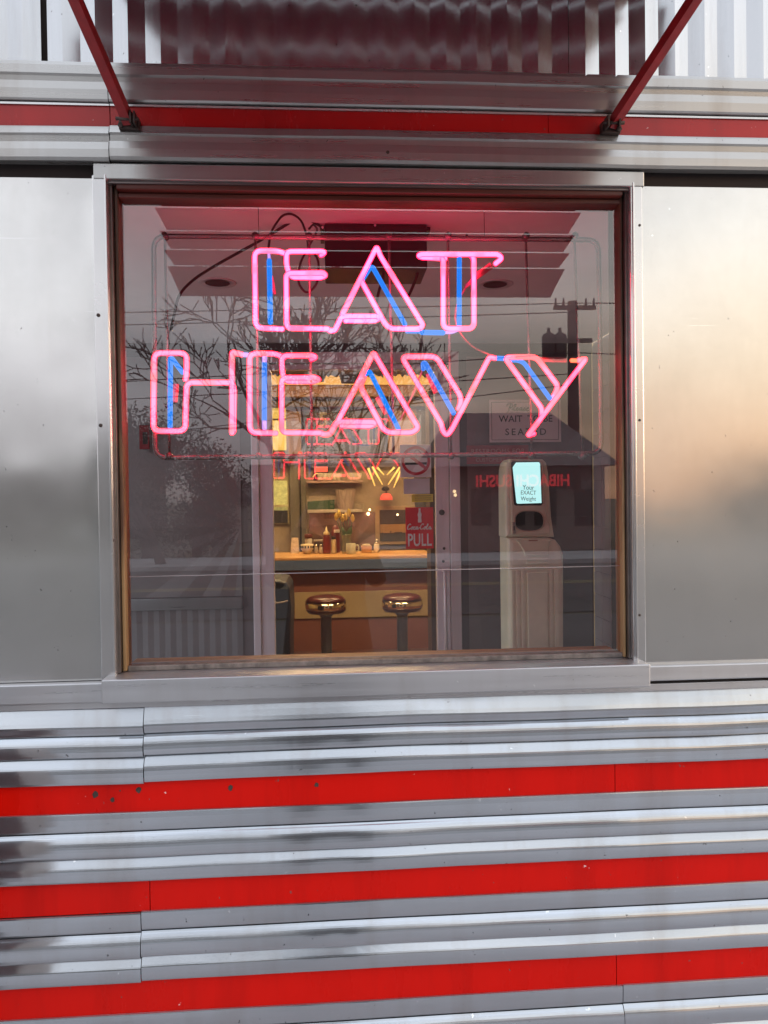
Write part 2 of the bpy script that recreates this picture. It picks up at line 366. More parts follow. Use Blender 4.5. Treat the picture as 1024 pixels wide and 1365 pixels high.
# ------------------------------------------------------------------ the diner building: one thing, its cladding, window and door are parts
bld = thing('diner_building', 'stainless steel diner front with fluted panels, red bands and a picture window', 'building', (0, 0, 0))
X0, X1 = -1.75, 2.1
OPL, OPR = xp(149, -.05, 560), xp(842, -.05, 560)                       # window opening in the cladding
OPT, OPB = zp(246, -.05), 1.118
def zz(py): return zp(py, -.05)
# core walls behind the cladding, round the opening
core = MB()
core.box((X0, -.028, GZ), (X1, .10, OPB-.012)); core.box((X0, -.028, OPT+.012), (X1, .10, 3.4))
core.box((X0, -.028, OPB-.012), (OPL-.004, .10, OPT+.012)); core.box((OPR+.004, -.028, OPB-.012), (X1, .10, OPT+.012))
core.build('core_wall', GAP, bld)

def wavy_panel(x0, x1, z0, z1, Y, seed, amp, dents, nx=70, nz=150):
    rnd = random.Random(seed); ph = [(rnd.uniform(2, 9), rnd.uniform(3, 9), rnd.uniform(0, 6), rnd.uniform(0, 6), rnd.uniform(.3, 1)) for _ in range(7)]
    m = MB(); vs = []
    for j in range(nz+1):
        for i in range(nx+1):
            x = x0+(x1-x0)*i/nx; z = z0+(z1-z0)*j/nz
            h = sum(a*math.sin(kx*x*1.6+p)*math.sin(kz*z*2.0+q) for kx, kz, p, q, a in ph)*amp
            for dx, dz, rr, dd in dents:
                h += dd*math.exp(-((x-dx)**2+(z-dz)**2)/(rr*rr))
            e = min(1, min(x-x0, x1-x)/.02)
            vs.append((x, Y+h*max(0, e), z))
    m.add(vs, [(j*(nx+1)+i, j*(nx+1)+i+1, (j+1)*(nx+1)+i+1, (j+1)*(nx+1)+i) for j in range(nz) for i in range(nx)], True)
    return m
ZPT, ZPB = zz(241), zz(898)                   # flat panels top and bottom
lx0, lx1 = X0, xp(129, -.052)+.001
rx0, rx1 = xp(859.5, -.052)-.001, X1
D = lambda px, py, r, d: (xp(px, -.04, py), zp(py, -.04, px), r, d)
wavy_panel(lx0, lx1, ZPB+.002, ZPT, -.040, 3, .00062, [D(129, 567, .02, .0004), D(50, 826, .008, .0004), D(85, 490, .05, .0007), D(30, 632, .05, -.0007), D(20, 700, .06, .0007), D(110, 720, .04, .0005), D(60, 755, .05, -.0005)]).build('flat_steel_panel', STEEL_FLAT, bld, False)
wavy_panel(rx0, rx1, ZPB+.002, ZPT, -.040, 11, .00032, [D(895, 690, .01, .0002), D(1000, 655, .04, -.0003), D(880, 270, .04, .0006)]).build('flat_steel_panel', STEEL_FLAT, bld, False)
# vertical trims either side of the window (folded strip with a raised hem)
def vtrim(xa, xb, Y, hem):
    m = MB(); m.box((xa, Y, ZPB-.004), (xb, -.029, OPT+.012), .0025); 
    m.box((hem-.0025, Y-.003, ZPB-.004), (hem+.0025, Y+.002, OPT+.012), .0012)
    return m
tl = vtrim(xp(129, -.052), OPL, -.052, OPL-.0035).build('window_trim', STEEL_TRIM, bld)
tr_ = vtrim(OPR, xp(859.5, -.052), -.052, xp(847, -.052)).build('window_trim', STEEL_TRIM, bld)
m = MB(); 
for px, py in ((134, 567), (131, 420), (150, 720)): 
    p = P(px, py, -.053); m.lathe((p.x, p.y+.002, p.z), [(.0042, 0), (.0042, .002), (.002, .003)], 10, 'y')
m.islands('screw', DARKMETAL, tl)
m = MB(); 
for py in (300, 560, 820):
    p = P(853, py, -.053); m.lathe((p.x, p.y+.002, p.z), [(.003, 0), (.003, .002), (.0015, .003)], 10, 'y')
m.islands('screw', DARKMETAL, tr_)

# fluted courses: profile as (pixel row at x=512, millimetres proud)
def flute(prof, xa, xb, mm_px=None, dz=0.0, bow=0.0, n=24, base=-.045, seed=0):
    rnd = random.Random(seed); a1, a2 = rnd.uniform(0, 6), rnd.uniform(0, 6)
    m = MB(); pr = [(base-o/1000, zp(py, base)+dz) for py, o in prof]; k = len(pr); vs = []
    n = max(8, int((xb-xa)/.03))
    for i in range(n+1):
        x = xa+(xb-xa)*i/n; w = bow*(math.sin(x*5+a1)+.5*math.sin(x*13+a2))
        q_ = 1+.10*math.sin(x*3.1+a1*2)*math.sin(x*7.7+a2)+.03*math.sin(x*23+a1); vs += [(x, base+(y-base)*q_, z+w) for y, z in pr]
    m.add(vs, [(i*k+j, i*k+j+1, (i+1)*k+j+1, (i+1)*k+j) for i in range(n) for j in range(k-1)], False)
    return m
UNIT = [(0, 0), (.6, 4), (2, 4.6), (8, 4.9), (16, 4.3), (22.5, 3.2), (24.3, 2.4), (24.8, -5), (26.0, -5), (26.4, 2.0), (28.2, 4.2), (29.5, 6.2), (31, 8.1), (33, 10.1), (35, 11.6), (37, 12.7), (39, 13.5), (41, 14.0), (44, 14.4), (48, 14.5), (52, 14.1), (55, 13.3), (57, 12.0), (57.8, -4.0), (59.3, -4.0), (59.6, 3.0), (60.5, 4.0), (68, 10.8), (69.6, 12.0), (71, 12.7), (73, 13.1), (77, 13.3), (82, 12.9), (86.5, 12.0), (88.4, 10.6), (89.2, 0)]
starts = [1068, 1198, 1331, 1463, 1595]
seams = [[], [xp(186, -.05, 1130)], [xp(830, -.05, 1225)], [], []]
reds = [(1029, 1068), (1158, 1198), (1288, 1331), (1421, 1463), (1553, 1595)]
red_seams = [xp(820, -.045, 1040), xp(200, -.045, 1195), xp(822, -.045, 1295), 0, 0]
def segs(cuts): 
    e = [X0]+cuts+[X1]; return [(e[i]+(.0009 if i else 0), e[i+1]-(.0009 if i < len(e)-2 else 0)) for i in range(len(e)-1)]
TOPU = [(931, -4), (932, -2.5), (940, 2.4), (948, 7.0), (953, 9.4), (955.5, 9.6), (962, 5.2), (965, 3.6), (965.4, -4), (966.6, -4), (967, 3.4), (968, 5.2), (969.5, 7.6), (971, 9.5), (973, 11.4), (975, 12.7), (977.5, 13.7), (981, 14.3), (985, 14.3), (989, 13.6), (992, 12.4), (993, -4), (995.6, -4), (996, 3.0), (997.5, 4.4), (1005, 11.0), (1007, 12.3), (1009, 13), (1013, 13.4), (1019, 13), (1025, 12), (1027.6, 10.6), (1028.6, 0)]
for k, (xa, xb) in enumerate(segs([xp(192, -.05, 990)])):
    flute(TOPU, xa, xb, dz=-.004 if k == 0 else 0, bow=.0012, seed=k).build('fluted_panel', STEEL_FLUTE, bld, False)
for i, st in enumerate(starts):
    for k, (xa, xb) in enumerate(segs(seams[i])):
        flute([(st+t, o) for t, o in UNIT], xa, xb, dz=(-.003 if (i == 1 and k == 0) else .002 if (i == 2 and k == 1) else 0), bow=.0005, seed=i*3+k).build('fluted_panel', STEEL_FLUTE, bld, False)
hole_px = [(127, 1059, 4.2), (150, 1066, 3), (185, 1053, 3.4), (307, 1050, 3.4), (422, 1046, 2.8), (160, 1054, 1.2)]
for i, (a, b_) in enumerate(reds):
    for k, (xa, xb) in enumerate(segs([red_seams[i]])):
        m = MB(); m.box((xa, -.0452, zp(b_+1, -.045)), (xb, -.03, zp(a-1, -.045)))
        o = m.build('red_band', RED, bld)
        if i == 0 and k == 0:
            for hx, hy, hr in hole_px:
                p = P(hx, hy, -.0455); m2 = MB(); r0 = hr/1025*1.75
                pts = [(p.x+r0*random.uniform(.7, 1.2)*math.cos(t*math.pi/6), p.z+r0*random.uniform(.8, 1.4)*math.sin(t*math.pi/6)) for t in range(12)]
                m2.prism(pts, -.0464, -.0450); m2.build('screw_hole', DARKMETAL, o)
# header courses above the window
H1 = [(93, 1), (95, 10), (100, 13), (111, 13.5), (113, 8), (119, 6), (121, 12.5), (131, 14), (143, 12), (145, 9), (146, -6)]
H2 = [(174.5, 0), (175.5, 6), (178, 8), (186, 12), (188, 7), (195, 5), (197, 11), (207, 14), (217, 13), (221, 10), (222, -8)]
hs = xp(147, -.05, 170)
for k, (xa, xb) in enumerate(segs([hs])):
    flute(H1, xa, xb, dz=(.0 if k else -.001), bow=.0005, seed=20+k, base=-.05).build('header_moulding', STEEL_HEAD, bld, False)
    flute(H2, xa, xb, dz=(.0 if k else -.004), bow=.0007, seed=30+k, base=-.05).build('header_moulding', STEEL_HEAD, bld, False)
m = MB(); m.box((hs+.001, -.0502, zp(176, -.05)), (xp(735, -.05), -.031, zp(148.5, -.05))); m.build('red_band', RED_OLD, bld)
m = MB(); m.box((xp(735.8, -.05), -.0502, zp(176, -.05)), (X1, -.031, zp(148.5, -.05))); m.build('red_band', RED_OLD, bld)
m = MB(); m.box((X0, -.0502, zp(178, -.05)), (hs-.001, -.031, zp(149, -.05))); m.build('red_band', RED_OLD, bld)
# thin lips over and under the header red band
m = MB(); m.box((X0, -.054, zp(149.5, -.05)), (hs-.001, -.046, zp(146.8, -.05))); m.box((hs+.001, -.054, zp(149.5, -.05)), (X1, -.046, zp(146.8, -.05))); m.build('lip_trim', STEEL_TRIM, bld)
# header cap right over the window; recess left and right of it stays dark
m = MB(); m.box((xp(125, -.05, 235), -.054, zp(244.5, -.05)), (xp(858, -.05, 235), -.028, zp(224, -.05)), .002); m.build('header_cap', STEEL_HEAD, bld)
m = MB(); m.box((OPL-.005, -.045, OPT-.003), (OPR+.005, -.0285, OPT+.014)); m.build('head_flashing', mat('flashing', (.20, .17, .17), .4, .8), bld)
# ribbed wall at the very top: shallow folds, sheets lapped
def ribs(xa, xb, z0, Y, seed):
    rnd = random.Random(seed); m = MB(); pitch = .0705; pts = []; x = xa; k = 0
    while x < xb:
        o = .0105 if k % 2 else 0
        pts += [(x, Y-o)]; x += pitch/2; k += 1
    vs = []; fs = []; prof = []
    for i, (x, y) in enumerate(pts):
        prof.append((x, y))
    n = len(prof)
    for zi in (z0, 3.4):
        for i, (x, y) in enumerate(prof): vs.append((x, y, zi+(rnd.uniform(-.0012, .0012) if zi == z0 else 0)))
    m.add(vs, [(i, i+1, i+1+n, i+n) for i in range(n-1)], False); return m
zr = zp(95, -.055)
ribs(X0, xp(63, -.05, 50), zr, -.048, 1).build('ribbed_panel', STEEL_RIB, bld, False)
ribs(xp(63, -.05, 50), xp(760, -.05, 50), zr, -.0495, 2).build('ribbed_panel', STEEL_RIB, bld, False)
ribs(xp(758, -.05, 50), X1, zr-.003, -.051, 3).build('ribbed_panel', STEEL_RIB, bld, False)

# sill and lower rails
sl, sr = xp(135, -.095, 920), xp(867.5, -.095, 900)
zs0, zs1 = zp(927, -.095), 1.1165
m = MB(); m.box((sl, -.095, zs0), (sr, .012, zs1), .0025)
m.build('window_sill', STEEL_SILL, bld)
m = MB(); m.box((X0, -.062, zp(925, -.06)), (sl-.002, -.029, zp(899, -.06)), .003); m.build('base_rail', STEEL_SILL, bld)
m = MB(); m.box((sr+.002, -.062, zp(919, -.06)), (X1, -.029, zp(898, -.06)), .003); m.build('base_rail', STEEL_SILL, bld)
m = MB(); m.box((X0, -.052, zp(932.5, -.05)), (X1, -.029, zp(922.5, -.05)), .001); m.build('flashing_strip', STEEL_SILL, bld)

# window frame, glass, glazing bead
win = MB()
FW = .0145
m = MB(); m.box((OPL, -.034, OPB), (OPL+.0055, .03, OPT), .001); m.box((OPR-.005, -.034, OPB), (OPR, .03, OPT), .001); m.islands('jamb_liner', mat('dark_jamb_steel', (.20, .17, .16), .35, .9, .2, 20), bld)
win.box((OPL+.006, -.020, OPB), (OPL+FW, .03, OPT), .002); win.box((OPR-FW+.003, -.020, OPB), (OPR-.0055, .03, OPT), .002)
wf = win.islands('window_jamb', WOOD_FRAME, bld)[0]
m = MB(); m.box((OPL+FW+.001, -.040, OPT-.014), (OPR-FW+.003, .03, OPT), .003); m.box((OPL+FW+.001, -.022, OPT-.026), (OPR-FW+.003, .028, OPT-.0145), .002); m.build('head_rail', WOOD_RED, wf)
m = MB(); m.box((OPL+FW+.001, -.012, OPB-.001), (OPR-FW+.003, .03, OPB+.010), .001); m.build('bottom_bead', mat('grimy_bead', (.2, .17, .16), .6, .3, .5, 40, bump=.4), wf)
m = MB(); m.add([(OPL+FW-.002, 0, OPB+.004), (OPR-FW+.006, 0, OPB+.004), (OPR-FW+.006, 0, OPT-.02), (OPL+FW-.002, 0, OPT-.02)], [(0, 1, 2, 3)])
pane = m.build('window_glass', GLASS, bld, False)
m = MB(); a, c = P(172, 769, -.001), P(834, 754, -.001); m.tube(a, c, .0009, 6); m.build('pale_line', mat('pale_line_tint', (.55, .5, .52), .4, alpha=.6), pane)  # thin pale line drawn across the pane

# ------------------------------------------------------------------ awning over the window
awn = thing('slatted_awning', 'maroon slatted metal awning on two slanting red struts above the window', 'awning', (0.11, -.03, 2.76))
AX0, AX1 = xp(240, .79, 393), xp(735, .79, 393)
brk = [-.03, .12, .20, .27, .335, .40, .465, .53, .595, .65, .70, .80]
brk = [b if b > 0 else .03 for b in brk]
zl = lambda d: 2.755-.715*d
for i in range(len(brk)-1):
    d0, d1 = brk[i], brk[i+1]; m = MB(); prof = []
    for k in range(9):
        t = k/8; d = d0+.0005+(d1-d0-.001)*t; prof.append((-d, zl(d)-.0025+.0045*t-.0035*math.sin(math.pi*t)))
    top = [(y, z+.0022) for y, z in prof[::-1]]
    n_o = len(m.v); ring = prof+top+[prof[0]]; tt = [k_/8 for k_ in range(9)]+[1-k_/8 for k_ in range(9)]+[0]
    ex = [.020*(1-t_)**1.6 for t_ in tt]; nn_ = len(ring)
    m.add([(AX0-e_, y_, z_) for (y_, z_), e_ in zip(ring, ex)]+[(AX1+e_, y_, z_) for (y_, z_), e_ in zip(ring, ex)], [(k_, k_+1, k_+1+nn_, k_+nn_) for k_ in range(nn_-1)], False)
    m.f.append(list(range(len(m.v)-2*(len(prof)*2+1), len(m.v)-(len(prof)*2+1)-1))); m.sm.append(False)
    m.f.append(list(range(len(m.v)-(len(prof)*2+1), len(m.v)-1))); m.sm.append(False)
    m.build('slat', MAROON, awn)
for sx, px, pxt in ((-1, 172, 101), (1, 815, 925)):
    a = P(px, 163 if sx < 0 else 168, -.068); dtop = .36
    e = Vector((-.518 if sx < 0 else .752, -dtop, zl(dtop)-.02))
    q = P(pxt, 0, -.27); dirv = (q-a).normalized(); e = a+dirv*(.40)
    m = MB(); 
    u = (e-a).normalized(); sd = u.cross(Vector((0, 0, 1))).normalized(); nn = sd.cross(u)
    hw, ht = .0105, .0105
    vs = []
    for c in (a, e):
        for sa, sb in ((-1, -1), (1, -1), (1, 1), (-1, 1)): vs.append(c+sd*hw*sa+nn*ht*sb)
    m.add(vs, [(0, 1, 2, 3), (4, 7, 6, 5), (0, 4, 5, 1), (1, 5, 6, 2), (2, 6, 7, 3), (3, 7, 4, 0)])
    st = m.build('strut', REDPAINT, awn)
    m = MB(); m.box((a.x-.022, -.070, a.z-.016), (a.x+.022, -.052, a.z+.010), .002); m.box((a.x-.005-sx*.012, -.095, a.z-.012), (a.x-.001-sx*.012, -.070, a.z+.014)); m.box((a.x+.012-sx*.002, -.092, a.z-.012), (a.x+.016-sx*.002, -.070, a.z+.014))
    m.tube((a.x-.024, -.084, a.z), (a.x+.024, -.084, a.z), .004, 8); m.tube((a.x+sx*.018, -.073, a.z-.008), (a.x+sx*.018, -.067, a.z-.008), .006, 6)
    m.build('bracket', DARKMETAL, st)

# ------------------------------------------------------------------ neon sign hanging inside the glass
NY = .085; TR = .0065
sign = thing('neon_sign', 'pink and blue neon tube lettering hung inside the window on a clear frame', 'neon sign', P(500, 460, NY))
def np_(pts, y=0.0):
    out = []
    for p in pts:
        dy = p[2] if len(p) > 2 else y; q = P(p[0], p[1], NY+dy); out.append((q.x, q.y, q.z)+((p[3],) if len(p) > 3 else ()))
    return out
def ntube(name, pts, m, r=.017, tr=TR, parent=None, y=0.0):
    b = MB(); path = rpath(np_(pts, y), r); 
    d0 = (path[0]-path[1]).normalized(); d1 = (path[-1]-path[-2]).normalized()
    full = [path[0]+d0*tr*.75, path[0]+d0*tr*.45]+path+[path[-1]+d1*tr*.45, path[-1]+d1*tr*.75]
    rad = [tr*.35, tr*.82]+[tr]*len(path)+[tr*.82, tr*.35]
    b.sweep(full, rad, 12); return b.build(name, m, parent or sign)
B_ = .014   # depth of tube runs that pass behind
# --- EAT
ntube('pink_tube', [(380, 338, B_), (371, 334.5, .004), (339.5, 334), (340.8, 436.8), (377, 438.6, .006)], PINK)
ntube('pink_tube', [(428, 340, B_), (433, 336.5, .004), (429, 334.8), (382, 335), (382, 352), (384.5, 362, .004), (389, 369.5, B_), (428, 370, B_), (434.5, 367, .007), (431, 363.6), (381.5, 364), (382.3, 437.3), (437, 438.3)], PINK, .013)
ntube('pink_tube', [(437, 438.5, .003), (440, 441, .006), (446.5, 440.5, .006), (455.5, 421.5), (503, 421.5), (505.5, 424.5, .006), (500, 427.5, .012), (460, 427.5, .012)], PINK, .010)
ntube('pink_tube', [(456.5, 419), (502.3, 329, 0, .006), (507, 341), (564.5, 434, 0, .02), (558, 438.2, 0, .008), (517, 438.2, 0, .02), (482.5, 376, .004), (480.5, 371, .012)], PINK)
ntube('blue_tube', [(481, 376, B_), (493.5, 356.5, .006), (497, 356.3, .0, .004), (540, 432.5, .004)], BLUE, .006, TR*.95)
ntube('blue_tube', [(542, 442.3, .008), (560, 442.5, .008)], BLUE, .01, TR*.6)
ntube('blue_tube', [(562, 443, .004), (591, 443.5, .004)], BLUE, .01, TR*1.0)
ntube('pale_tube_end', [(592, 443.3, .006), (603, 443.3, .008), (610, 440, .01)], PALEBLUE, .01, TR*.6)
ntube('pink_tube', [(594, 344.5, B_), (562, 343, .01), (557.5, 340.5, .005), (562, 338.8), (664, 339, 0), (669.5, 344, .002), (660.5, 351.5, .006)], PINK, .009)
ntube('pink_tube', [(588, 343.5, .012), (591, 346, .004), (591, 438), (632, 438), (631.7, 345, .003), (629, 342, .010)], PINK)
ntube('blue_tube', [(612.4, 343.5, .004), (612.2, 435, .004)], BLUE, .01, TR*.95)
ntube('blue_tube', [(359, 347, .004), (360.5, 430, .004)], BLUE, .01, TR*.98)
ntube('pale_tube_end', [(358.5, 339, .008), (358.8, 344, .005)], PALEBLUE, .01, TR*.6)
# --- HEAVY
ntube('coral_tube', [(306, 510), (248.5, 509.8), (247.2, 574.5), (204.4, 574.5), (205.5, 470.5), (248.8, 470.5), (248.8, 498), (247.5, 506, .010)], CORAL)
ntube('coral_tube', [(309.3, 577.5), (309.3, 469.3, 0, .006), (323, 472.5, .004)], CORAL)
ntube('coral_tube', [(309.6, 577.5, .002), (312, 576, .012), (313, 520, .013), (311, 512, .016)], CORAL, .005, TR*.8)
ntube('pale_tube_end', [(324.5, 472.8, .005), (330, 473, .006)], PALEBLUE, .01, TR*.95)
ntube('blue_tube', [(226.8, 569, .004), (227.3, 478, .002), (229, 477.5, .004), (243.5, 496.5, .010)], BLUE, .004, TR*.95)
ntube('coral_tube', [(379, 477, B_), (368, 471.5, .004), (332.8, 471), (333.2, 576.8), (368.5, 577.2, .005)], CORAL)
ntube('blue_tube', [(352.6, 484, .004), (352.5, 560, .004)], BLUE2, .01, TR*.98)
ntube('pale_tube_end', [(352.6, 476, .006), (352.6, 483, .004)], PALEBLUE, .01, TR*.95)
ntube('pale_tube_end', [(352.5, 561, .004), (352.6, 571, .006)], PALEBLUE, .01, TR*.95)
ntube('coral_tube', [(415, 479, B_), (421, 476, .004), (417, 473.8), (375.8, 474), (376, 492), (377.5, 501, .004), (382, 508.5, B_), (418, 508.8, B_), (426, 506, .006), (421, 503.3), (375.5, 503.5), (375.7, 576.6), (427, 577)], CORAL, .013)
ntube('coral_tube', [(427.5, 577.2, .003), (431, 579, .006), (440, 578.8, .006), (449, 562), (498, 562.5), (500, 565, .006), (494, 568, .012), (455, 567.5, .012)], CORAL, .010)
ntube('coral_tube', [(451.5, 560), (498.3, 470, 0, .006), (504, 480), (558, 570.5, 0, .02), (549, 576.5, 0, .008), (513, 576.5, 0, .02), (480, 514, .004), (486, 503, .014)], CORAL)
ntube('blue_tube', [(486, 500, B_), (489, 496.5, .006), (493, 495.3, 0, .004), (531.5, 572, .005)], BLUE, .005, TR*.95)
ntube('coral_tube', [(611, 545, B_), (614.5, 537, .006), (614, 528), (581.5, 475.2), (535.5, 475.5), (588.5, 565), (590.5, 575, .004), (596, 580.3, .006), (602, 573), (652.5, 476, 0, .006), (660, 477.4, .004)], CORAL, .014)
ntube('blue_tube', [(564.5, 492, .012), (564, 484, .006), (567, 484), (605, 551, .003)], BLUE2, .004, TR*.95)
ntube('blue_tube', [(663, 477.5, .004), (674, 478, .006)], BLUE, .01, TR*.95)
ntube('coral_tube', [(738, 528, B_), (742.5, 520, .006), (743, 513), (715, 475.8), (672.5, 476), (723, 545, 0), (721.5, 555, .012)], CORAL, .014)
ntube('coral_tube', [(712, 578, .014), (704.3, 580, .006), (779.5, 480.5, 0, .003), (780.5, 478.5, .004), (770, 480.5, .009)], CORAL, .003)
ntube('electrode_tube', [(768.5, 480.6, .009), (762, 480.4, .010)], ORANGE, .003, TR*.9)
ntube('blue_tube', [(681, 479.8, .012), (692, 480.3, .010), (699, 484, .008), (733.5, 531.5, .008)], BLUE, .01, TR*.9)
ntube('pale_tube_end', [(734, 532, .008), (739, 526, .010)], PALEBLUE, .01, TR*.6)
# electrode boots and the pale lead between the two words
def bar(name, pts, m, r, y=.02, parent=None):
    b = MB(); b.sweep(rpath(np_(pts, y), .02), r, 10); return b.build(name, m, parent or sign)
bar('electrode_boot', [(655, 354, .012), (634, 369, .016)], PINKBOOT, .0085)
bar('electrode_boot', [(634, 369, .016), (621, 382, .02)], PINKBOOT, .0045)
bar('electrode_boot', [(235, 512, .02), (233, 536, .02)], PINKBOOT, .0068)
bar('electrode_boot', [(504, 529, .02), (516, 551, .02)], PINKBOOT, .0085)
bar('electrode_boot', [(570, 498, .022), (581, 524, .022)], PINKBOOT, .0058)
bar('electrode_boot', [(755, 480, .012), (719, 479, .014)], PINKBOOT, .0062)
bar('electrode_boot', [(362, 368, .022), (366, 392, .024)], PINKBOOT, .0042)
WIREPINK = mat('pale_pink_wire', (.5, .27, .28), .4)
bar('lead_wire', [(621, 382, .02), (609, 405, .025), (606, 425, .025), (614, 446, .02), (630, 463, .018), (654, 473, .015)], WIREPINK, .0022)
bar('lead_wire', [(564, 492, .02), (549, 529, .022), (533, 561, .02)], WIREPINK, .0022)
bar('lead_wire', [(516, 551, .02), (523, 563, .02)], WIREPINK, .0018)
bar('dark_wire', [(222, 484, .03), (217, 540, .03), (230, 548, .03)], RUBBER, .0012)
# clear frame: rounded loop of tube, seven upright rods with round standoffs
def frame_loop(off, r, name):
    pts = [(203+off, 313+off*.8), (800-off, 318+off*.8), (804-off, 606-off*.8), (205+off, 612-off*.8)]
    b = MB(); b.sweep(rpath(np_(pts, .030), .032, 8, True), r, 10, True); return b.build(name, ACRYL, sign)
frame_loop(2, .0062, 'clear_frame')
for top, bot in ((220, 226), (340.5, 345), (412, 416), (518.5, 525), (597, 601.5), (701, 709), (765.5, 777)):
    b = MB(); a = P(top, 315, NY+.03); c = P(bot, 608, NY+.03); b.sweep([a, c], .0033, 8)
    rod = b.build('clear_rod', ACRYL, sign)
    b = MB()
    for q in (a, c): b.lathe((q.x, q.y, q.z), [(.001, -.012), (.008, -.011), (.009, -.004), (.009, .004), (.008, .011), (.001, .012)], 12, 'y')
    b.islands('standoff', ACRYL, rod)
b = MB()
for px, py in ((412, 335), (412, 438), (520, 438), (597, 439), (520, 360), (226, 474), (226, 574), (415, 508), (345, 573), (416, 577), (525, 577), (709, 520), (602, 570)):
    a = P(px, py, NY+.003); b.tube(a, (a.x, a.y+.026, a.z), .0030, 8)
b.islands('tube_support', PINKBOOT, sign)
b = MB()
for px in (344, 645): b.tube(P(px, 262, NY+.03), P(px+1, 314, NY+.03), .0008, 6)
b.islands('hanging_wire', DARKMETAL, sign)
b = MB()
for px, py in ((622, 314), (455, 611), (648, 608), (512, 203)): 
    if py > 210: a = P(px, py, NY+.022); b.lathe((a.x, a.y, a.z), [(.001, 0), (.003, .001), (.003, .004), (.001, .005)], 8, 'y')
b.islands('frame_screw', DARKMETAL, sign)

# ------------------------------------------------------------------ vestibule behind the window (parts of the building)
VD, VZ = 2.0, 2.275
VX0, VX1 = -1.15, xp(792, VD, 750)
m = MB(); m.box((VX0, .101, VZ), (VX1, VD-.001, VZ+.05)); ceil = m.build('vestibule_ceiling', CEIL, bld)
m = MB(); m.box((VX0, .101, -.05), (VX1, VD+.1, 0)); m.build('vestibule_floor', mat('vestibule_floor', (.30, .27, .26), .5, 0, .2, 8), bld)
m = MB(); m.box((VX0-.05, .101, 2.16), (VX0, VD-.001, VZ)); m.box((VX0-.05, 1.93, 0), (VX0, VD-.001, 2.1595)); m.build('open_side_wall', PLASTER, bld)  # unseen side, left open to let daylight into the vestibule
# tiled right wall
tm = MB(); ts = .113; yy = .11
tm.box((VX1+.006, .101, 0), (VX1+.06, VD-.001, VZ))
nz = int(VZ/ts); ny = int((VD-.12)/ts)
for j in range(nz):
    for i in range(ny+1):
        y0 = VD-.004-(i+1)*ts
        if y0 < .12: continue
        tm.box((VX1-.001, y0+.002, j*ts+.002), (VX1+.0055, y0+ts-.002, (j+1)*ts-.002))
tm.build('tiled_side_wall', TILE, bld)
Yd = VD
dl0, dl1 = xp(337, Yd, 700), xp(365, Yd, 700); dr0, dr1, dr2 = xp(581, Yd, 700), xp(598.5, Yd, 700), xp(613, Yd, 700)
ztop, zhead = zp(470, Yd, 480), zp(493, Yd, 480)
# back wall: plaster above and beside the sunburst panels
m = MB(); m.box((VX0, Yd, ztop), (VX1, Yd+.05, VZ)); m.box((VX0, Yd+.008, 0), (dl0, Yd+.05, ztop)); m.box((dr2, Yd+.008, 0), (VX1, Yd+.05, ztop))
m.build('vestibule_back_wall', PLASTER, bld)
def sunburst(x0, x1, z0, z1, cx, cz, n, Y, name):
    """stainless panel pressed into rays that fan out from (cx, cz)"""
    m = MB(); rad = 3.0; nr = n*2
    bm_pts = []
    poly = [(x0, z0), (x1, z0), (x1, z1), (x0, z1)]
    def clip(pl, a, b, c):
        out = []
        for i in range(len(pl)):
            p, q = pl[i], pl[(i+1) % len(pl)]; dp = a*p[0]+b*p[1]-c; dq = a*q[0]+b*q[1]-c
            if dp >= 0: out.append(p)
            if dp*dq < 0: t = dp/(dp-dq); out.append((p[0]+(q[0]-p[0])*t, p[1]+(q[1]-p[1])*t))
        return out
    for k in range(nr):
        a0 = 2*math.pi*k/nr; a1 = 2*math.pi*(k+1)/nr
        w = [(p[0]-cx, p[1]-cz) for p in poly]
        w = clip(w, -math.sin(a0), math.cos(a0), 0); 
        if len(w) >= 3: w = clip(w, math.sin(a1), -math.cos(a1), 0)
        if len(w) < 3: continue
        vs = []
        for x, z in w:
            r_ = math.hypot(x, z); ang = math.atan2(z, x) % (2*math.pi) if r_ > 1e-6 else a0
            f = min(1, max(0, (ang-a0)/(a1-a0))) if not (k == nr-1 and ang < .01) else 1
            h = (f if k % 2 == 0 else 1-f)
            vs.append((x+cx, Y-.0-min(.0055, r_*.02)*h, z+cz))
        m.add(vs, [list(range(len(vs)))])
    return m.build(name, SUNBURST, bld)
zled0, zled1 = zp(812, Yd, 250), zp(797, Yd, 250)
sunburst(VX0+.01, xp(320, Yd), zled1+.004, ztop-.02, xp(320, Yd), zp(702, Yd, 320), 15, Yd+.004, 'sunburst_panel')
sunburst(xp(623, Yd), VX1-.01, .55, ztop-.02, xp(623, Yd), zp(690, Yd, 623), 15, Yd+.004, 'sunburst_panel')
m = MB(); m.box((VX0+.01, Yd-.022, zled0), (xp(320, Yd), Yd+.006, zled1), .004); m.build('panel_ledge', STEEL_SILL, bld)
m = MB(); n = 26; xs = [VX0+.01+(xp(320, Yd)-VX0-.01)*i/n for i in range(n+1)]
vs = [(x, Yd-(.004 if i % 2 else 0), 0.02) for i, x in enumerate(xs)]+[(x, Yd-(.004 if i % 2 else 0), zled0-.001) for i, x in enumerate(xs)]
m.add(vs, [(i, i+1, i+2+n, i+1+n) for i in range(n)]); m.build('fluted_lower_panel', mat('satin_panel', (.20, .19, .20), .6, .3, .08, 6), bld)
m = MB(); m.box((VX0+.01, Yd-.01, 0.0), (xp(320, Yd), Yd+.006, .018)); m.build('skirting', STEEL_SILL, bld)
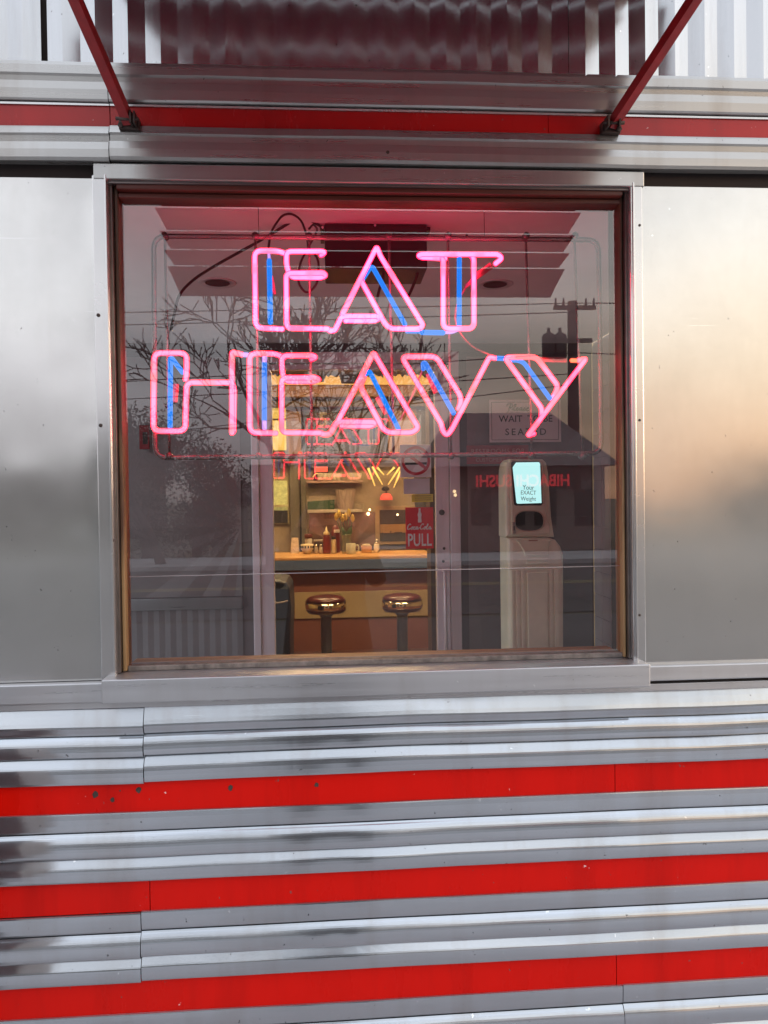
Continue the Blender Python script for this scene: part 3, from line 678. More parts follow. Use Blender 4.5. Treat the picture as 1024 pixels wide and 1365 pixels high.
# door frame and door
fr = MB(); fr.box((dl0, Yd-.03, 0), (xp(345, Yd), Yd+.05, ztop), .003); fr.box((dr1+.004, Yd-.03, 0), (dr2, Yd+.05, ztop), .003); fr.box((xp(345, Yd)+.0005, Yd-.028, zhead+.03), (dr1+.0035, Yd+.048, ztop-.001), .003)
fr.build('door_frame', ALU, bld)
door = MB(); door.box((xp(346, Yd), Yd-.018, .02), (dl1, Yd+.03, zhead+.026), .003); door.box((dr0, Yd-.018, .02), (dr1, Yd+.03, zhead+.026), .003)
door.box((dl1+.0005, Yd-.016, zhead), (dr0-.0005, Yd+.028, zhead+.0255), .002); door.box((dl1+.0005, Yd-.016, .021), (dr0-.0005, Yd+.028, .14), .002)
dr = door.build('entrance_door', ALU, bld)
m = MB(); m.add([(dl1-.004, Yd+.004, .13), (dr0+.004, Yd+.004, .13), (dr0+.004, Yd+.004, zhead+.006), (dl1-.004, Yd+.004, zhead+.006)], [(0, 1, 2, 3)]); m.build('door_glass', DOORGLASS, dr, False)
m = MB(); p = P(589, 683, Yd-.018); m.lathe((p.x, p.y, p.z), [(.014, -.001), (.014, .006), (.010, .010), (.006, .011)], 20, 'y')
for px, py in ((592, 731), (591, 748)): 
    p = P(px, py, Yd-.018); m.lathe((p.x, p.y, p.z), [(.007, -.001), (.007, .003), (.004, .004)], 12, 'y')
m.islands('door_lock', DARKMETAL, dr)
m = MB(); a, c = P(593, 762, Yd-.045), P(595, 866, Yd-.045); m.sweep([(a.x, Yd-.018, a.z), a, c, (c.x, Yd-.018, c.z)], .009, 10); m.build('door_handle', ALU, dr)
# inner window board
m = MB(); m.box((OPL, .031, OPB-.03), (OPR, .12, OPB+.002), .004); m.build('window_board', mat('worn_wood_board', (.42, .22, .09), .5, 0, .35, 7, bump=.2, stretch=(.6, 8, 8)), bld)

# downlights in the vestibule ceiling
dlt = None
for k, (px, py) in enumerate(((290, 378), (660, 378))):
    d = (VZ-1.5)/((666-py)/FPX); Y = d-1.8; x = xp(px, Y, py)
    if dlt is None:
        dlt = thing('recessed_downlight', 'unlit round ceiling downlight left of the black transformer box', 'ceiling light', (x, Y, VZ), 'ceiling downlights in the vestibule')
        m = MB(); m.lathe((x, Y, VZ), [(.044, -.0), (.064, -.003), (.066, -.001), (.066, .0)], 28); m.build('trim_ring', mat('downlight_ring', (.66, .58, .6), .4), dlt)
        m = MB(); m.lathe((x, Y, VZ), [(.043, -.0025), (.03, -.0022), (.001, -.002)], 24); m.build('dark_lamp', GAP, dlt)
    else:
        c = copy_tree(dlt); c.location = (x, Y, VZ); c['label'] = 'unlit round ceiling downlight right of the black transformer box'

# transformer, its cables
ty = .36
a, c = P(432, 272, ty), P(570, 358, ty)
tb = thing('neon_transformer', 'black metal transformer box fixed to the ceiling above the neon letter A', 'transformer', ((a.x+c.x)/2, ty+.06, c.z))
m = MB(); m.box((a.x, ty, c.z), (c.x, ty+.16, VZ-.001), .004); bx = m.build('housing', BLACK, tb)
m = MB(); m.box((a.x-.012, ty+.02, VZ-.012), (a.x-.001, ty+.14, VZ-.002)); m.box((c.x+.001, ty+.02, VZ-.012), (c.x+.012, ty+.14, VZ-.002)); m.islands('mounting_flange', BLACK, tb)
m = MB()
for px, py in ((500, 300), (492, 296), (430, 303)): 
    p = P(px, py, ty-.001); m.lathe((p.x, p.y, p.z), [(.0035, -.001), (.0035, .003), (.002, .004)], 8, 'y')
m.islands('housing_screw', ALU, tb)
def cable(name, label, pts, r, m=RUBBER):
    b = MB(); b.sweep(rpath([tuple(P(x, y, Y)) for x, y, Y in pts], .06, 8), r, 8); return tag(b.build(name, m), label, 'cable', 'cables of the neon sign')
cable('power_cable', 'long black cable sagging from the transformer to lower left', [(432, 304, .38), (418, 296, .36), (400, 288, .36), (352, 318, .40), (290, 352, .45), (258, 372, .48), (238, 392, .5), (228, 440, .5)], .0042)
cable('looped_cable', 'black cable looping over the first letter beside the transformer', [(358, 330, .24), (361, 308, .26), (376, 287, .28), (388, 284, .28), (401, 292, .28), (409, 312, .28), (411, 330, .25)], .0032)
cable('coiled_cable', 'round coil of black cable hanging behind the letter E', [(412, 330, .2), (425, 345, .2), (424, 378, .2), (409, 393, .2), (397, 378, .2), (399, 352, .2), (410, 332, .21), (424, 306, .3), (418, 298, .33), (412, 305, .3)], .0030)
cable('dangling_lead', 'black lead dropping from the right end of the transformer', [(557, 358, .40), (556, 368, .40), (548, 388, .40), (542, 400, .40)], .0042)
cable('dangling_lead', 'black lead dropping from the middle of the transformer behind blue tube', [(512, 358, .40), (510, 372, .40), (504, 392, .40), (501, 410, .40)], .0042)

# ------------------------------------------------------------------ signs and stickers
WHITE = mat('sign_white', (.86, .83, .84), .5, 0, .04, 5)
INK = mat('sign_ink', (.015, .015, .016), .6)
def plate(name, label, cat, x0, y0, x1, y1, Y, m, th=.004, bev=.0008):
    a, c = P(x0, y0, Y), P(x1, y1, Y); t = thing(name, label, cat, ((a.x+c.x)/2, Y, (a.z+c.z)/2))
    b = MB(); b.box((a.x, Y-th, c.z), (c.x, Y, a.z), bev); b.build('plate', m, t); return t
SY = Yd-.03
GREYSIGN = mat('sign_grey', (.80, .74, .74), .4, 0, .06, 5)
sg = plate('seating_sign', 'framed white sign asking guests to wait to be seated, on wall above the scale', 'sign', 652, 533, 748, 589, SY, GREYSIGN)
def ptext(t, px, py, Y, s, m, parent, name='lettering', **kw):
    p = P(px, py, Y); return text_mb(t, s, (p.x, p.y, p.z), **kw).build(name, m, parent)
ptext('WAIT  TO BE', 701, 558.5, SY-.0045, .046, INK, sg, sx=1.0, bold=.0004)
ptext('SEATED', 701, 576, SY-.0045, .046, INK, sg, space=1.42, bold=.0004)
def script(strokes, ox, oz, sc, Y, r, name, m, parent, slant=.25):
    b = MB()
    for s in strokes: b.sweep(rpath([(ox+(x+z*slant)*sc, Y, oz+z*sc) for x, z in s], sc*.25, 5), r, 6)
    return b.build(name, m, parent)
p = P(677, 545.5, SY-.0046)
script([[(0, -.5), (.3, 1.6), (.35, 1.75)], [(-.55, 1.2), (-.5, 1.75), (.5, 1.9), (1.0, 1.3), (.55, .75), (.1, .8)],
        [(1.0, .25), (1.4, .9), (1.7, 1.7), (1.35, 1.7), (1.3, .4), (1.5, .05), (1.9, .3)],
        [(1.9, .35), (2.35, .6), (2.25, .95), (1.95, .7), (1.95, .2), (2.25, .05), (2.7, .4)],
        [(3.3, .75), (2.95, .9), (2.7, .5), (2.85, .1), (3.2, .4), (3.3, .8), (3.3, .15), (3.5, .1), (3.8, .5)],
        [(3.75, .5), (4.0, .95), (4.15, .3), (3.95, .05), (3.75, .2), (4.2, .15), (4.5, .4)],
        [(4.5, .4), (4.9, .65), (4.8, .95), (4.55, .7), (4.55, .2), (4.85, .05), (5.2, .3)]], p.x, p.z-.010, .0205, SY-.0046, .0032, 'script_lettering', INK, sg)
b = MB(); a, c = P(655, 536, SY-.0042), P(745, 586, SY-.0042)
for q in (((a.x, a.z-.002), (c.x, a.z)), ((a.x, c.z), (c.x, c.z+.002)), ((a.x, c.z+.0025), (a.x+.002, a.z-.0025)), ((c.x-.002, c.z+.0025), (c.x, a.z-.0025))):
    b.box((q[0][0], SY-.0050, q[0][1]), (q[1][0], SY-.0041, q[1][1]))
b.build('border_line', INK, sg)
rs = plate('restroom_sign', 'dark red sign starting RESTROOMS FOR on the wall under the seating sign', 'sign', 622, 594, 705, 618, SY, mat('maroon_sign', (.34, .025, .04), .45, 0, .1, 4))
ptext('RESTROOMS FOR', 664, 601.5, SY-.0045, .032, mat('sign_pale_letters', (.62, .36, .34), .5), rs, space=1.1)
ptext('CUSTOMERS ONLY', 664, 613, SY-.0045, .026, mat('sign_pale_letters_low', (.5, .3, .3), .5), rs)
fb = plate('red_framed_notice', 'small red framed notice on the wall at far left of the vestibule', 'notice', 186, 567, 200, 599, SY, mat('red_notice_frame', (.22, .02, .03), .45), .012, .002)
b = MB(); a, c = P(190, 576, SY-.0125), P(197, 592, SY-.0125); b.box((a.x, SY-.0128, c.z), (c.x, SY-.0115, a.z)); b.build('notice_paper', mat('dark_notice', (.05, .035, .035), .4), fb)
DY = Yd+.0015
ns = plate('no_smoking_sticker', 'square white no smoking sticker on the door glass', 'sticker', 533, 593, 575, 636, DY, WHITE, .0015, 0)
b = MB(); cc = P(554.5, 614, DY-.002); R0 = 19.5/FPX*3.8; R1 = R0*.80
n = 40; vs = []
for k in range(n):
    a = 2*math.pi*k/n
    vs += [(cc.x+R0*math.cos(a), cc.y, cc.z+R0*math.sin(a)), (cc.x+R1*math.cos(a), cc.y, cc.z+R1*math.sin(a))]
b.add(vs, [(2*k, 2*((k+1) % n), 2*((k+1) % n)+1, 2*k+1) for k in range(n)])
w = R0*.11; u = Vector((.78, 0, -.62)); v = Vector((.62, 0, .78)); q = R1*1.02
b.add([cc-u*q-v*w+Vector((0, -.0004, 0)), cc+u*q-v*w+Vector((0, -.0004, 0)), cc+u*q+v*w+Vector((0, -.0004, 0)), cc-u*q+v*w+Vector((0, -.0004, 0))], [(0, 1, 2, 3)])
b.build('red_ring', mat('sticker_red', (.60, .015, .04), .4), ns)
b = MB(); a = P(540, 618, DY-.0018); c = P(569, 614.5, DY-.0018); b.box((a.x, a.y-.0002, a.z-.006), (c.x, a.y, a.z+.006)); b.build('cigarette', INK, ns)
b = MB(); b.sweep(rpath([tuple(P(x, y, DY-.002)) for x, y in ((556, 607), (552, 603), (556, 599), (560, 602), (563, 607), (566, 603))], .02, 5), .0016, 6); b.build('smoke_mark', INK, ns)
wl = plate('blank_white_label', 'blank pale label on door glass between smoking sticker and yellow strip', 'label', 538, 638, 573, 658, DY, mat('label_grey', (.72, .68, .72), .5), .0012, 0)
yl = plate('yellow_warning_strip', 'narrow yellow printed strip on the door glass', 'sticker', 549, 659, 577.5, 669, DY-.0015, mat('sticker_yellow', (.8, .66, .06), .45), .0012, 0)
b = MB()
for zf in (661.2, 664, 666.6): 
    a, c = P(553, zf, DY-.003), P(575, zf-.2, DY-.003); b.box((a.x, a.y-.0002, a.z-.0012), (c.x, a.y, a.z+.0012))
b.build('print_line', INK, yl)
ps = plate('pull_sticker', 'red door sticker with white bottle, script and the word PULL', 'sticker', 540.5, 676.5, 578, 731, DY, mat('cola_red', (.78, .012, .028), .35, 0, .06, 4), .0015, 0)
ptext('PULL', 559.5, 720.5, DY-.002, .086, WHITE, ps, sx=.62, bold=.0016, space=1.05)
LIGHTW = WHITE
b = MB(); cx, cz = P(559.5, 687, DY-.002).x, P(559.5, 687, DY-.002).z; hh = 9.5/FPX*3.8
prof = [(.16, 1), (.17, .8), (.15, .62), (.2, .45), (.30, .25), (.33, .05), (.27, -.2), (.26, -.4), (.31, -.65), (.30, -.95), (.24, -1)]
b.prism([(cx+w_*hh*.85, cz+h_*hh) for w_, h_ in prof]+[(cx-w_*hh*.85, cz+h_*hh) for w_, h_ in prof[::-1]], DY-.0024, DY-.0016); b.build('bottle_mark', WHITE, ps)
p = P(543, 704.0, DY-.0024); k = .0122
Cc = lambda x, s=1.0: [(x+.75*s, 1.75*s), (x+.9*s, 1.4*s), (x+.6*s, 1.95*s), (x+.05*s, 1.3*s), (x, .35*s), (x+.35*s, 0), (x+1.0*s, .5*s)]
oo = lambda x: [(x+.55, .95), (x+.15, .75), (x+.05, .2), (x+.3, 0), (x+.6, .35), (x+.55, .85), (x+.45, .95), (x+.9, .75)]
cl_ = lambda x: [(x+.6, .8), (x+.35, .95), (x+.05, .5), (x+.15, .05), (x+.45, .05), (x+.8, .4)]
aa = lambda x: [(x+.6, .85), (x+.3, .95), (x+.05, .45), (x+.2, .02), (x+.5, .4), (x+.62, .9), (x+.6, .1), (x+.8, .05), (x+1.0, .4)]
script([Cc(0), oo(1.1), cl_(1.9), aa(2.6), [(3.55, .55), (3.95, .6)], Cc(4.1), oo(5.2), [(6.0, .4), (6.4, 1.4), (6.3, 1.9), (6.1, 1.3), (6.1, .2), (6.35, 0), (6.6, .3)], aa(6.7)], p.x, p.z-.008, k*1.28, DY-.0024, .0024, 'script_lettering', WHITE, ps, .18)

# ------------------------------------------------------------------ weighing scale in the vestibule
TAN = mat('tan_enamel', (.86, .90, .70), .38, 0, .10, 5, bump=.08)
CY = 1.55
def cq(px, py): q = P(px, py, CY); return q.x, q.z
scx = xp(709, CY, 750)
sc = thing('weighing_scale', 'tall tan coin weighing scale with glowing pale blue display by the tiled wall', 'scale', (scx, CY+.12, 0))
def pxpoly(pts): return [cq(*p_) for p_ in pts]
b = MB()
body = pxpoly([(677, 717), (733, 717), (742, 720), (749, 729), (752.5, 742), (752.5, 800), (752, 1000)])
zb = .05; body = [body[0]]+body[1:-1]+[(body[-1][0], zb), (cq(679, 900)[0], zb)]
def bevprism(poly, y0, y1, bv, segs=3):
    bm = bmesh.new(); vs = [bm.verts.new((x, y0, z)) for x, z in poly]; f = bm.faces.new(vs); r = bmesh.ops.extrude_face_region(bm, geom=[f])
    for g in r['geom']:
        if isinstance(g, bmesh.types.BMVert): g.co.y = y1
    bmesh.ops.recalc_face_normals(bm, faces=bm.faces[:]); bm.verts.ensure_lookup_table()
    ed = [e for e in bm.edges if all(abs(v.co.y-y0) < 1e-6 for v in e.verts)]
    bmesh.ops.bevel(bm, geom=ed, offset=bv, segments=segs, affect='EDGES', profile=.5); m_ = MB(); m_.bm(bm, False); return m_
bevprism(body, CY, CY+.16, .022).build('lower_body', TAN, sc)
# fluted centre of the lower body
b = MB()
zt = cq(700, 760)[1]
for pxa, pxb in ((682, 686), (688, 693), (695, 700), (732, 737), (739, 745)): b.box((cq(pxa, 800)[0], CY-.006, .08), (cq(pxb, 800)[0], CY+.004, zt if pxa < 700 or pxa > 735 else zt), .0028)
b.box((cq(703, 800)[0], CY-.009, .08), (cq(730, 800)[0], CY+.004, zt-.01), .004)
b.build('fluting', TAN, sc)
b = MB()
for py in (746, 751, 756.5):
    a, c = cq(702, py), cq(731, py); b.box((a[0], CY-.007, a[1]-.005), (c[0], CY+.003, a[1]+.004), .003)
b.build('louvre', TAN, sc)
ap = pxpoly([(688, 719), (693, 726), (697, 733), (700, 741), (731, 741), (731, 724), (734, 718.5)])
bevprism(ap, CY-.010, CY+.004, .004, 2).build('coin_apron', mat('tan_apron', (.74, .76, .57), .4, 0, .1, 5), sc)
head = pxpoly([(675, 716.2), (674.5, 640), (675, 624), (677, 616), (681, 611.5), (725, 611.5), (730, 616), (733, 630), (735, 660), (737, 690), (741, 716.2)])
bevprism(head, CY+.012, CY+.15, .016).build('head', TAN, sc)
fp = pxpoly([(683, 712.5), (680.5, 640), (679.5, 617), (682, 613.2), (723, 613.2), (726, 617), (728, 660), (730, 690), (734, 700), (735, 708), (733, 712.5)])
bevprism(fp, CY+.004, CY+.02, .006, 2).build('face_panel', mat('tan_face', (.76, .77, .59), .4, 0, .1, 6, bump=.1), sc)
b = bevprism(pxpoly([(681.5, 617), (683, 614.8), (719, 614.5), (721, 617), (723.5, 671), (722, 673.5), (688, 674), (685.5, 672)]), CY+.0005, CY+.012, .002, 2); b.build('display_bezel', BLACK, sc)
b = MB(); b.prism(pxpoly([(683.5, 623), (688, 616.5), (718.5, 616), (720, 618), (722, 670.5), (690, 671.5), (688.5, 670)]), CY-.0012, CY+.002); dsp = b.build('lit_display', mat('display_glow', (.3, .5, .5), .3, emit=(.40, .72, .72), estr=1.0), sc)
GREYINK = mat('display_ink', (.16, .24, .24), .5)
for t_, py, s_ in (('Your', 650, .030), ('EXACT', 657, .026), ('Weight', 665, .027)): ptext(t_, 704.5, py, CY-.0016, s_, GREYINK, dsp, sx=.85, rot=-.03)
b = MB(); el = []
cxo, czo = cq(706, 694.5); rx_, rz_ = 19/FPX*3.35, 13.2/FPX*3.35
for k in range(28):
    a = 2*math.pi*k/28; ca, sa = math.cos(a), math.sin(a); el.append((cxo+rx_*abs(ca)**.72*(1 if ca >= 0 else -1), czo+rz_*abs(sa)**.72*(1 if sa >= 0 else -1)))
b.prism(el, CY+.002, CY+.010); b.build('card_window', mat('dark_window', (.035, .025, .02), .25), sc)
b = MB(); pts = [(cxo+(x-cxo)*1.06, CY+.003, czo+(z-czo)*1.06) for x, z in el]; b.sweep(pts, .0026, 8, True); b.build('window_rim', mat('tan_rim', (.6, .48, .34), .3), sc)
b = MB(); a, c = cq(682.5, 696), cq(687.5, 711.5); b.box((a[0], CY-.006, c[1]), (c[0], CY+.006, a[1]), .003); cs = b.build('coin_slot', mat('nickel', (.6, .56, .5), .3, .9), sc)
b = MB(); a, c = cq(684.5, 701), cq(685.6, 707); b.box((a[0], CY-.0068, c[1]), (c[0], CY-.0055, a[1])); b.build('slot_opening', INK, cs)
b = MB(); a, c = cq(704, 719.5), cq(716, 721); b.box((a[0], CY-.0125, c[1]), (c[0], CY-.009, a[1]), .001); b.build('name_bar', mat('copper_bar', (.45, .25, .17), .35, .6), sc)
b = MB(); b.box((cq(674, 800)[0], CY-.28, .0), (cq(755, 800)[0], CY+.17, .048), .01); b.build('foot_plate', TAN, sc)

# ------------------------------------------------------------------ diner room beyond the door
RX0, RX1, RY0, RY1, RZ = -2.2, 3.0, Yd+.06, 8.6, 2.95
PL2 = mat('diner_wall_paint', (.46, .36, .20), .6, 0, .1, 3)
m = MB(); m.box((RX0, RY0, -.05), (RX1, RY1, 0)); m.build('room_floor', mat('room_floor', (.16, .06, .045), .45, 0, .15, 6), bld)
m = MB(); m.box((RX0, RY0, RZ), (RX1, RY1, RZ+.05)); m.build('room_ceiling', mat('room_ceiling', (.5, .4, .28), .6), bld)
m = MB(); m.box((RX0-.05, RY0, 0), (RX0, RY1, RZ)); m.box((RX1, RY0, 0), (RX1+.05, RY1, RZ)); m.box((RX0, RY1, 0), (RX1, RY1+.05, RZ)); m.box((RX0, RY0-.005, 0), (VX0, RY0, RZ)); m.box((VX1, RY0-.005, 0), (RX1, RY0, RZ))
m.box((VX0, RY0-.005, ztop+.05), (VX1, RY0, RZ)); m.build('room_wall', PL2, bld)
# ceiling lamps of the room
lamp0 = None
for i, (x, y) in enumerate(((-.3, 3.5), (.9, 3.5), (-.3, 5.6), (.9, 5.6))):
    labs = ['lit warm ceiling panel above the left stool', 'lit warm ceiling panel above the right stool', 'lit warm ceiling panel over the left part of the counter', 'lit warm ceiling panel over the right part of the counter']
    if lamp0 is None:
        lamp0 = thing('ceiling_lamp', labs[0], 'ceiling light', (x, y, RZ), 'ceiling panels of the diner room')
        m = MB(); m.box((x-.45, y-.16, RZ-.05), (x+.45, y+.16, RZ-.001), .006); m.build('lamp_housing', WHITE, lamp0)
        m = MB(); m.box((x-.43, y-.14, RZ-.056), (x+.43, y+.14, RZ-.0505)); m.build('diffuser', WARMPANEL, lamp0)
    else:
        c = copy_tree(lamp0); c.location = (x, y, RZ); c['label'] = labs[i]
# counter
CTY = 5.0
zc_ = zp(745, CTY, 470)
ctr = thing('lunch_counter', 'long wooden topped lunch counter with steel edge and red and cream front', 'counter', (.3, CTY+.4, 0))
HONEY = mat('honey_wood', (.52, .27, .10), .32, 0, .22, 4, stretch=(.5, 6, 6))
m = MB(); m.box((RX0+.3, CTY-.015, zc_-.004), (xp(578, CTY)+.0, CTY+.72, zc_+.022), .006); m.build('counter_top', HONEY, ctr)
m = MB(); m.box((RX0+.3, CTY-.012, zp(759, CTY, 470)), (xp(583, CTY), CTY+.6, zc_-.0045), .004); m.build('steel_edge', mat('counter_steel', (.11, .16, .30), .35, .2, .08, 9, stretch=(.2, 5, 5)), ctr)
m = MB(); m.box((RX0+.3, CTY+.10, 0), (xp(578, CTY), CTY+.55, zp(760, CTY, 470))); m.build('red_front', mat('red_counter_front', (.21, .08, .058), .4, 0, .1, 4), ctr)
m = MB(); m.box((xp(389, CTY), CTY+.085, zp(823, CTY+.1, 470)), (xp(577, CTY), CTY+.0995, zp(788, CTY+.1, 470)), .003); m.build('cream_band', mat('cream_panel', (.40, .31, .18), .4, 0, .08, 4), ctr)
m = MB(); m.box((RX0+.3, CTY-.10, .0), (xp(578, CTY), CTY+.09, .16), .01); m.build('foot_step', mat('brown_step', (.14, .06, .05), .5), ctr)
m = MB(); m.box((xp(570, 3.2), 3.1, 0), (xp(578, 3.2), 3.3, 2.2), .004); tag(m.build('doorway_post', mat('dark_brown_post', (.07, .035, .03), .5)), 'narrow dark brown post just inside the right edge of the door', 'post')
# stools
VINYL = mat('oxblood_vinyl', (.075, .012, .012), .28, 0, .2, 14)
CHROME = mat('chrome', (.75, .68, .55), .07, 1.0, .03, 4)
STY = 4.55
st0 = None
for k, (px, pw) in enumerate(((434.5, 55), (536, 54))):
    d = STY+1.8; x = xp(px, STY, 800); zt = zp(788, STY, px); zb_ = zp(817, STY, px); r = pw/2/FPX*d
    if st0 is None:
        st0 = thing('counter_stool', 'left chrome banded counter stool with dark red round seat', 'stool', (x, STY, 0), 'counter stools seen through the door')
        h = zt-.02; t_ = zb_+.015
        m = MB(); m.lathe((x, STY, 0), [(r*.5, t_-.012), (r*.86, t_-.010), (r*.95, t_+.008), (r*.97, t_+.02)], 32); m.build('seat_base', VINYL, st0)
        m = MB(); m.lathe((x, STY, 0), [(r*.97, t_+.021), (r, t_+.03), (r*1.0, t_+.060), (r*.965, t_+.078)], 32); m.build('chrome_band', CHROME, st0)
        m = MB(); m.lathe((x, STY, 0), [(r*.955, t_+.079), (r*.93, t_+.10), (r*.8, t_+.118), (r*.5, t_+.128), (.002, t_+.13)], 32); m.build('seat_cushion', VINYL, st0)
        m = MB(); m.lathe((x, STY, 0), [(.047, .03), (.045, .05), (.045, t_-.05), (.06, t_-.03), (.075, t_-.013)], 20); m.build('post', mat('steel_post', (.12, .15, .22), .3, .4), st0)
        m = MB(); m.lathe((x, STY, 0), [(.19, 0), (.19, .012), (.15, .022), (.06, .029)], 28); m.build('floor_flange', CHROME, st0)
    else:
        c = copy_tree(st0); c.location = (x, STY, 0); c['label'] = 'right chrome banded counter stool with dark red round seat'
# dark blue seat end at the left of the doorway
NAVY = mat('navy_vinyl', (.012, .016, .035), .4, 0, .3, 8)
bo = thing('booth_seat', 'dark navy padded seat end beside the left edge of the door glass', 'seat', (xp(366, 3.4), 3.5, 0))
q = lambda px, py: (P(px, py, 3.4).x, P(px, py, 3.4).z)
bevprism([q(320, 772), q(372, 773), q(381, 776), q(386, 784), q(388, 810), q(387, 850), (q(386, 850)[0], 0.02), (q(320, 850)[0], .02)], 3.4, 3.9, .02).build('backrest', NAVY, bo)
m = MB(); m.sweep(rpath([tuple(P(x, y, 3.392)) for x, y in ((340, 803), (372, 804), (384, 801))], .03), .006, 8); m.build('pale_piping', mat('pale_vinyl', (.35, .3, .28), .4), bo)

# back bar wall and what stands on it, depth by1
BY = 7.2
def rectp(mm, x0, y0, x1, y1, Y, th, bev=.004): a, c = P(x0, y0, Y), P(x1, y1, Y); mm.box((a.x, Y, c.z), (c.x, Y+th, a.z), bev); return mm
bb = thing('back_bar', 'wood trimmed back bar wall with stainless sunburst and a shelf', 'back bar', (.3, BY+.2, 0))
rectp(MB(), 300, 600, 640, 760, BY+.06, .1, 0).build('wall_panel', mat('backbar_panel', (.36, .26, .17), .5, 0, .15, 3), bb)
rectp(MB(), 300, 513, 640, 528, BY-.35, .5).build('soffit', mat('soffit_wood', (.30, .145, .055), .45, 0, .3, 4, stretch=(.4, 5, 5)), bb)
rectp(MB(), 300, 529, 640, 541, BY-.2, .4).build('soffit', mat('soffit_dark', (.12, .055, .025), .5, 0, .3, 4, stretch=(.4, 5, 5)), bb)
rectp(MB(), 382, 541.5, 402, 606, BY-.05, .1).build('wood_pilaster', mat('pilaster_wood', (.26, .12, .045), .5, 0, .3, 4, stretch=(5, 5, .4)), bb)
rectp(MB(), 517, 541.5, 556, 606, BY-.05, .1).build('wood_pilaster', mat('pilaster_wood_2', (.30, .14, .05), .5, 0, .3, 4, stretch=(5, 5, .4)), bb)
rectp(MB(), 300, 606.5, 640, 613, BY-.12, .3).build('wall_rail', mat('rail_wood', (.10, .05, .03), .4, 0, .3, 4), bb)
rectp(MB(), 386, 613.5, 409, 732, BY-.02, .07).build('steel_pillar', mat('grey_pillar', (.22, .19, .15), .4, .5), bb)
rectp(MB(), 399, 634, 402.5, 735, BY-.06, .03).build('dark_post', BLACK, bb)
rectp(MB(), 410, 679.5, 483, 682.5, BY-.16, .2, .003).build('shelf', mat('shelf_white', (.5, .4, .32), .4), bb)
rectp(MB(), 409, 641, 484, 643, BY-.12, .15, .003).build('shelf', mat('shelf_pink', (.45, .28, .22), .4), bb)
rectp(MB(), 552, 545, 575, 735, BY-.03, .08).build('dark_cabinet', mat('dark_cabinet', (.045, .03, .02), .5), bb)
# two sunbursts of pressed steel on the back bar
def small_burst(x0, y0, x1, y1, cx, cy, n, Y):
    a, c, o = P(x0, y0, Y), P(x1, y1, Y), P(cx, cy, Y); return a.x, c.x, c.z, a.z, o.x, o.z, n, Y
SB_MAT = SUNBURST; SUNBURST = mat('warm_sunburst', (.55, .38, .32), .25, .9)
keep = bld
bld = bb
sunburst(*small_burst(412, 684, 503, 733, 462, 736, 11, BY+.03), 'sunburst_panel')
bld = keep; SUNBURST = SB_MAT
# pass-through openings: a lit left one and a dark right one
pl = thing('lit_pass_through', 'yellow lit serving hatch at the far left behind the counter', 'hatch', P(372, 698, BY))
rectp(MB(), 356, 636, 386, 698.5, BY+.02, .03).build('frame', mat('hatch_frame', (.42, .33, .16), .5), pl)
rectp(MB(), 360, 641, 383.5, 680, BY+.012, .006, .001).build('lit_backing', mat('hatch_glow', (.4, .4, .15), .5, 0, .5, 25, emit=(.50, .42, .13), estr=.55), pl)
rectp(MB(), 360, 681, 383.5, 697, BY+.010, .006, .001).build('dark_opening', GAP, pl)
rectp(MB(), 357, 673, 384.5, 675.5, BY-.03, .04, .001).build('hatch_ledge', WARMPANEL if False else mat('ledge_cream', (.6, .5, .25), .5), pl)
pr_ = thing('dark_pass_through', 'dark framed opening to a back room beside the red door sticker', 'hatch', P(524, 724, BY))
rectp(MB(), 500, 675, 556, 725, BY-.01, .03).build('frame', mat('opening_frame', (.36, .22, .12), .5, 0, .2, 5), pr_)
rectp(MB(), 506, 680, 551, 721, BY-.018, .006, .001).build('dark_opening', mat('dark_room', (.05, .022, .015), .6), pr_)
rectp(MB(), 507, 699, 550, 710, BY-.024, .004, .001).build('far_table', mat('far_table_wood', (.35, .17, .06), .5), pr_)
mm = MB()
for x0, y0, x1, y1 in ((509, 710, 511, 721), (516, 712, 523, 714), (520, 708, 522, 720), (526, 709, 536, 711), (534, 711, 536, 720)): rectp(mm, x0, y0, x1, y1, BY-.03, .004, 0)
mm.build('far_chair', mat('far_chair_wood', (.05, .02, .012), .5), pr_)
# bulbs
for lab, pts in (('pair of warm glowing bulbs on the back wall left of the dark opening', ((491, 685, .017), (493, 679.5, .012))), ('small pale bulb glowing inside the dark opening', ((530, 686, .011),))):
    o = P(pts[0][0], pts[0][1], BY-.06); t = thing('wall_bulb', lab, 'lamp', o)
    m = MB()
    for x, y, r in pts: p = P(x, y, BY-.06); m.lathe((p.x, p.y, p.z), [(r*.3, -r), (r*.8, -r*.6), (r, 0), (r*.8, r*.6), (r*.3, r)], 14)
    m.build('bulb', LITWHITE, t); m = MB(); p = P(pts[0][0], pts[0][1], BY-.06); m.tube(p, (p.x, BY-.001, p.z), .006, 8); m.build('holder', DARKMETAL, t)
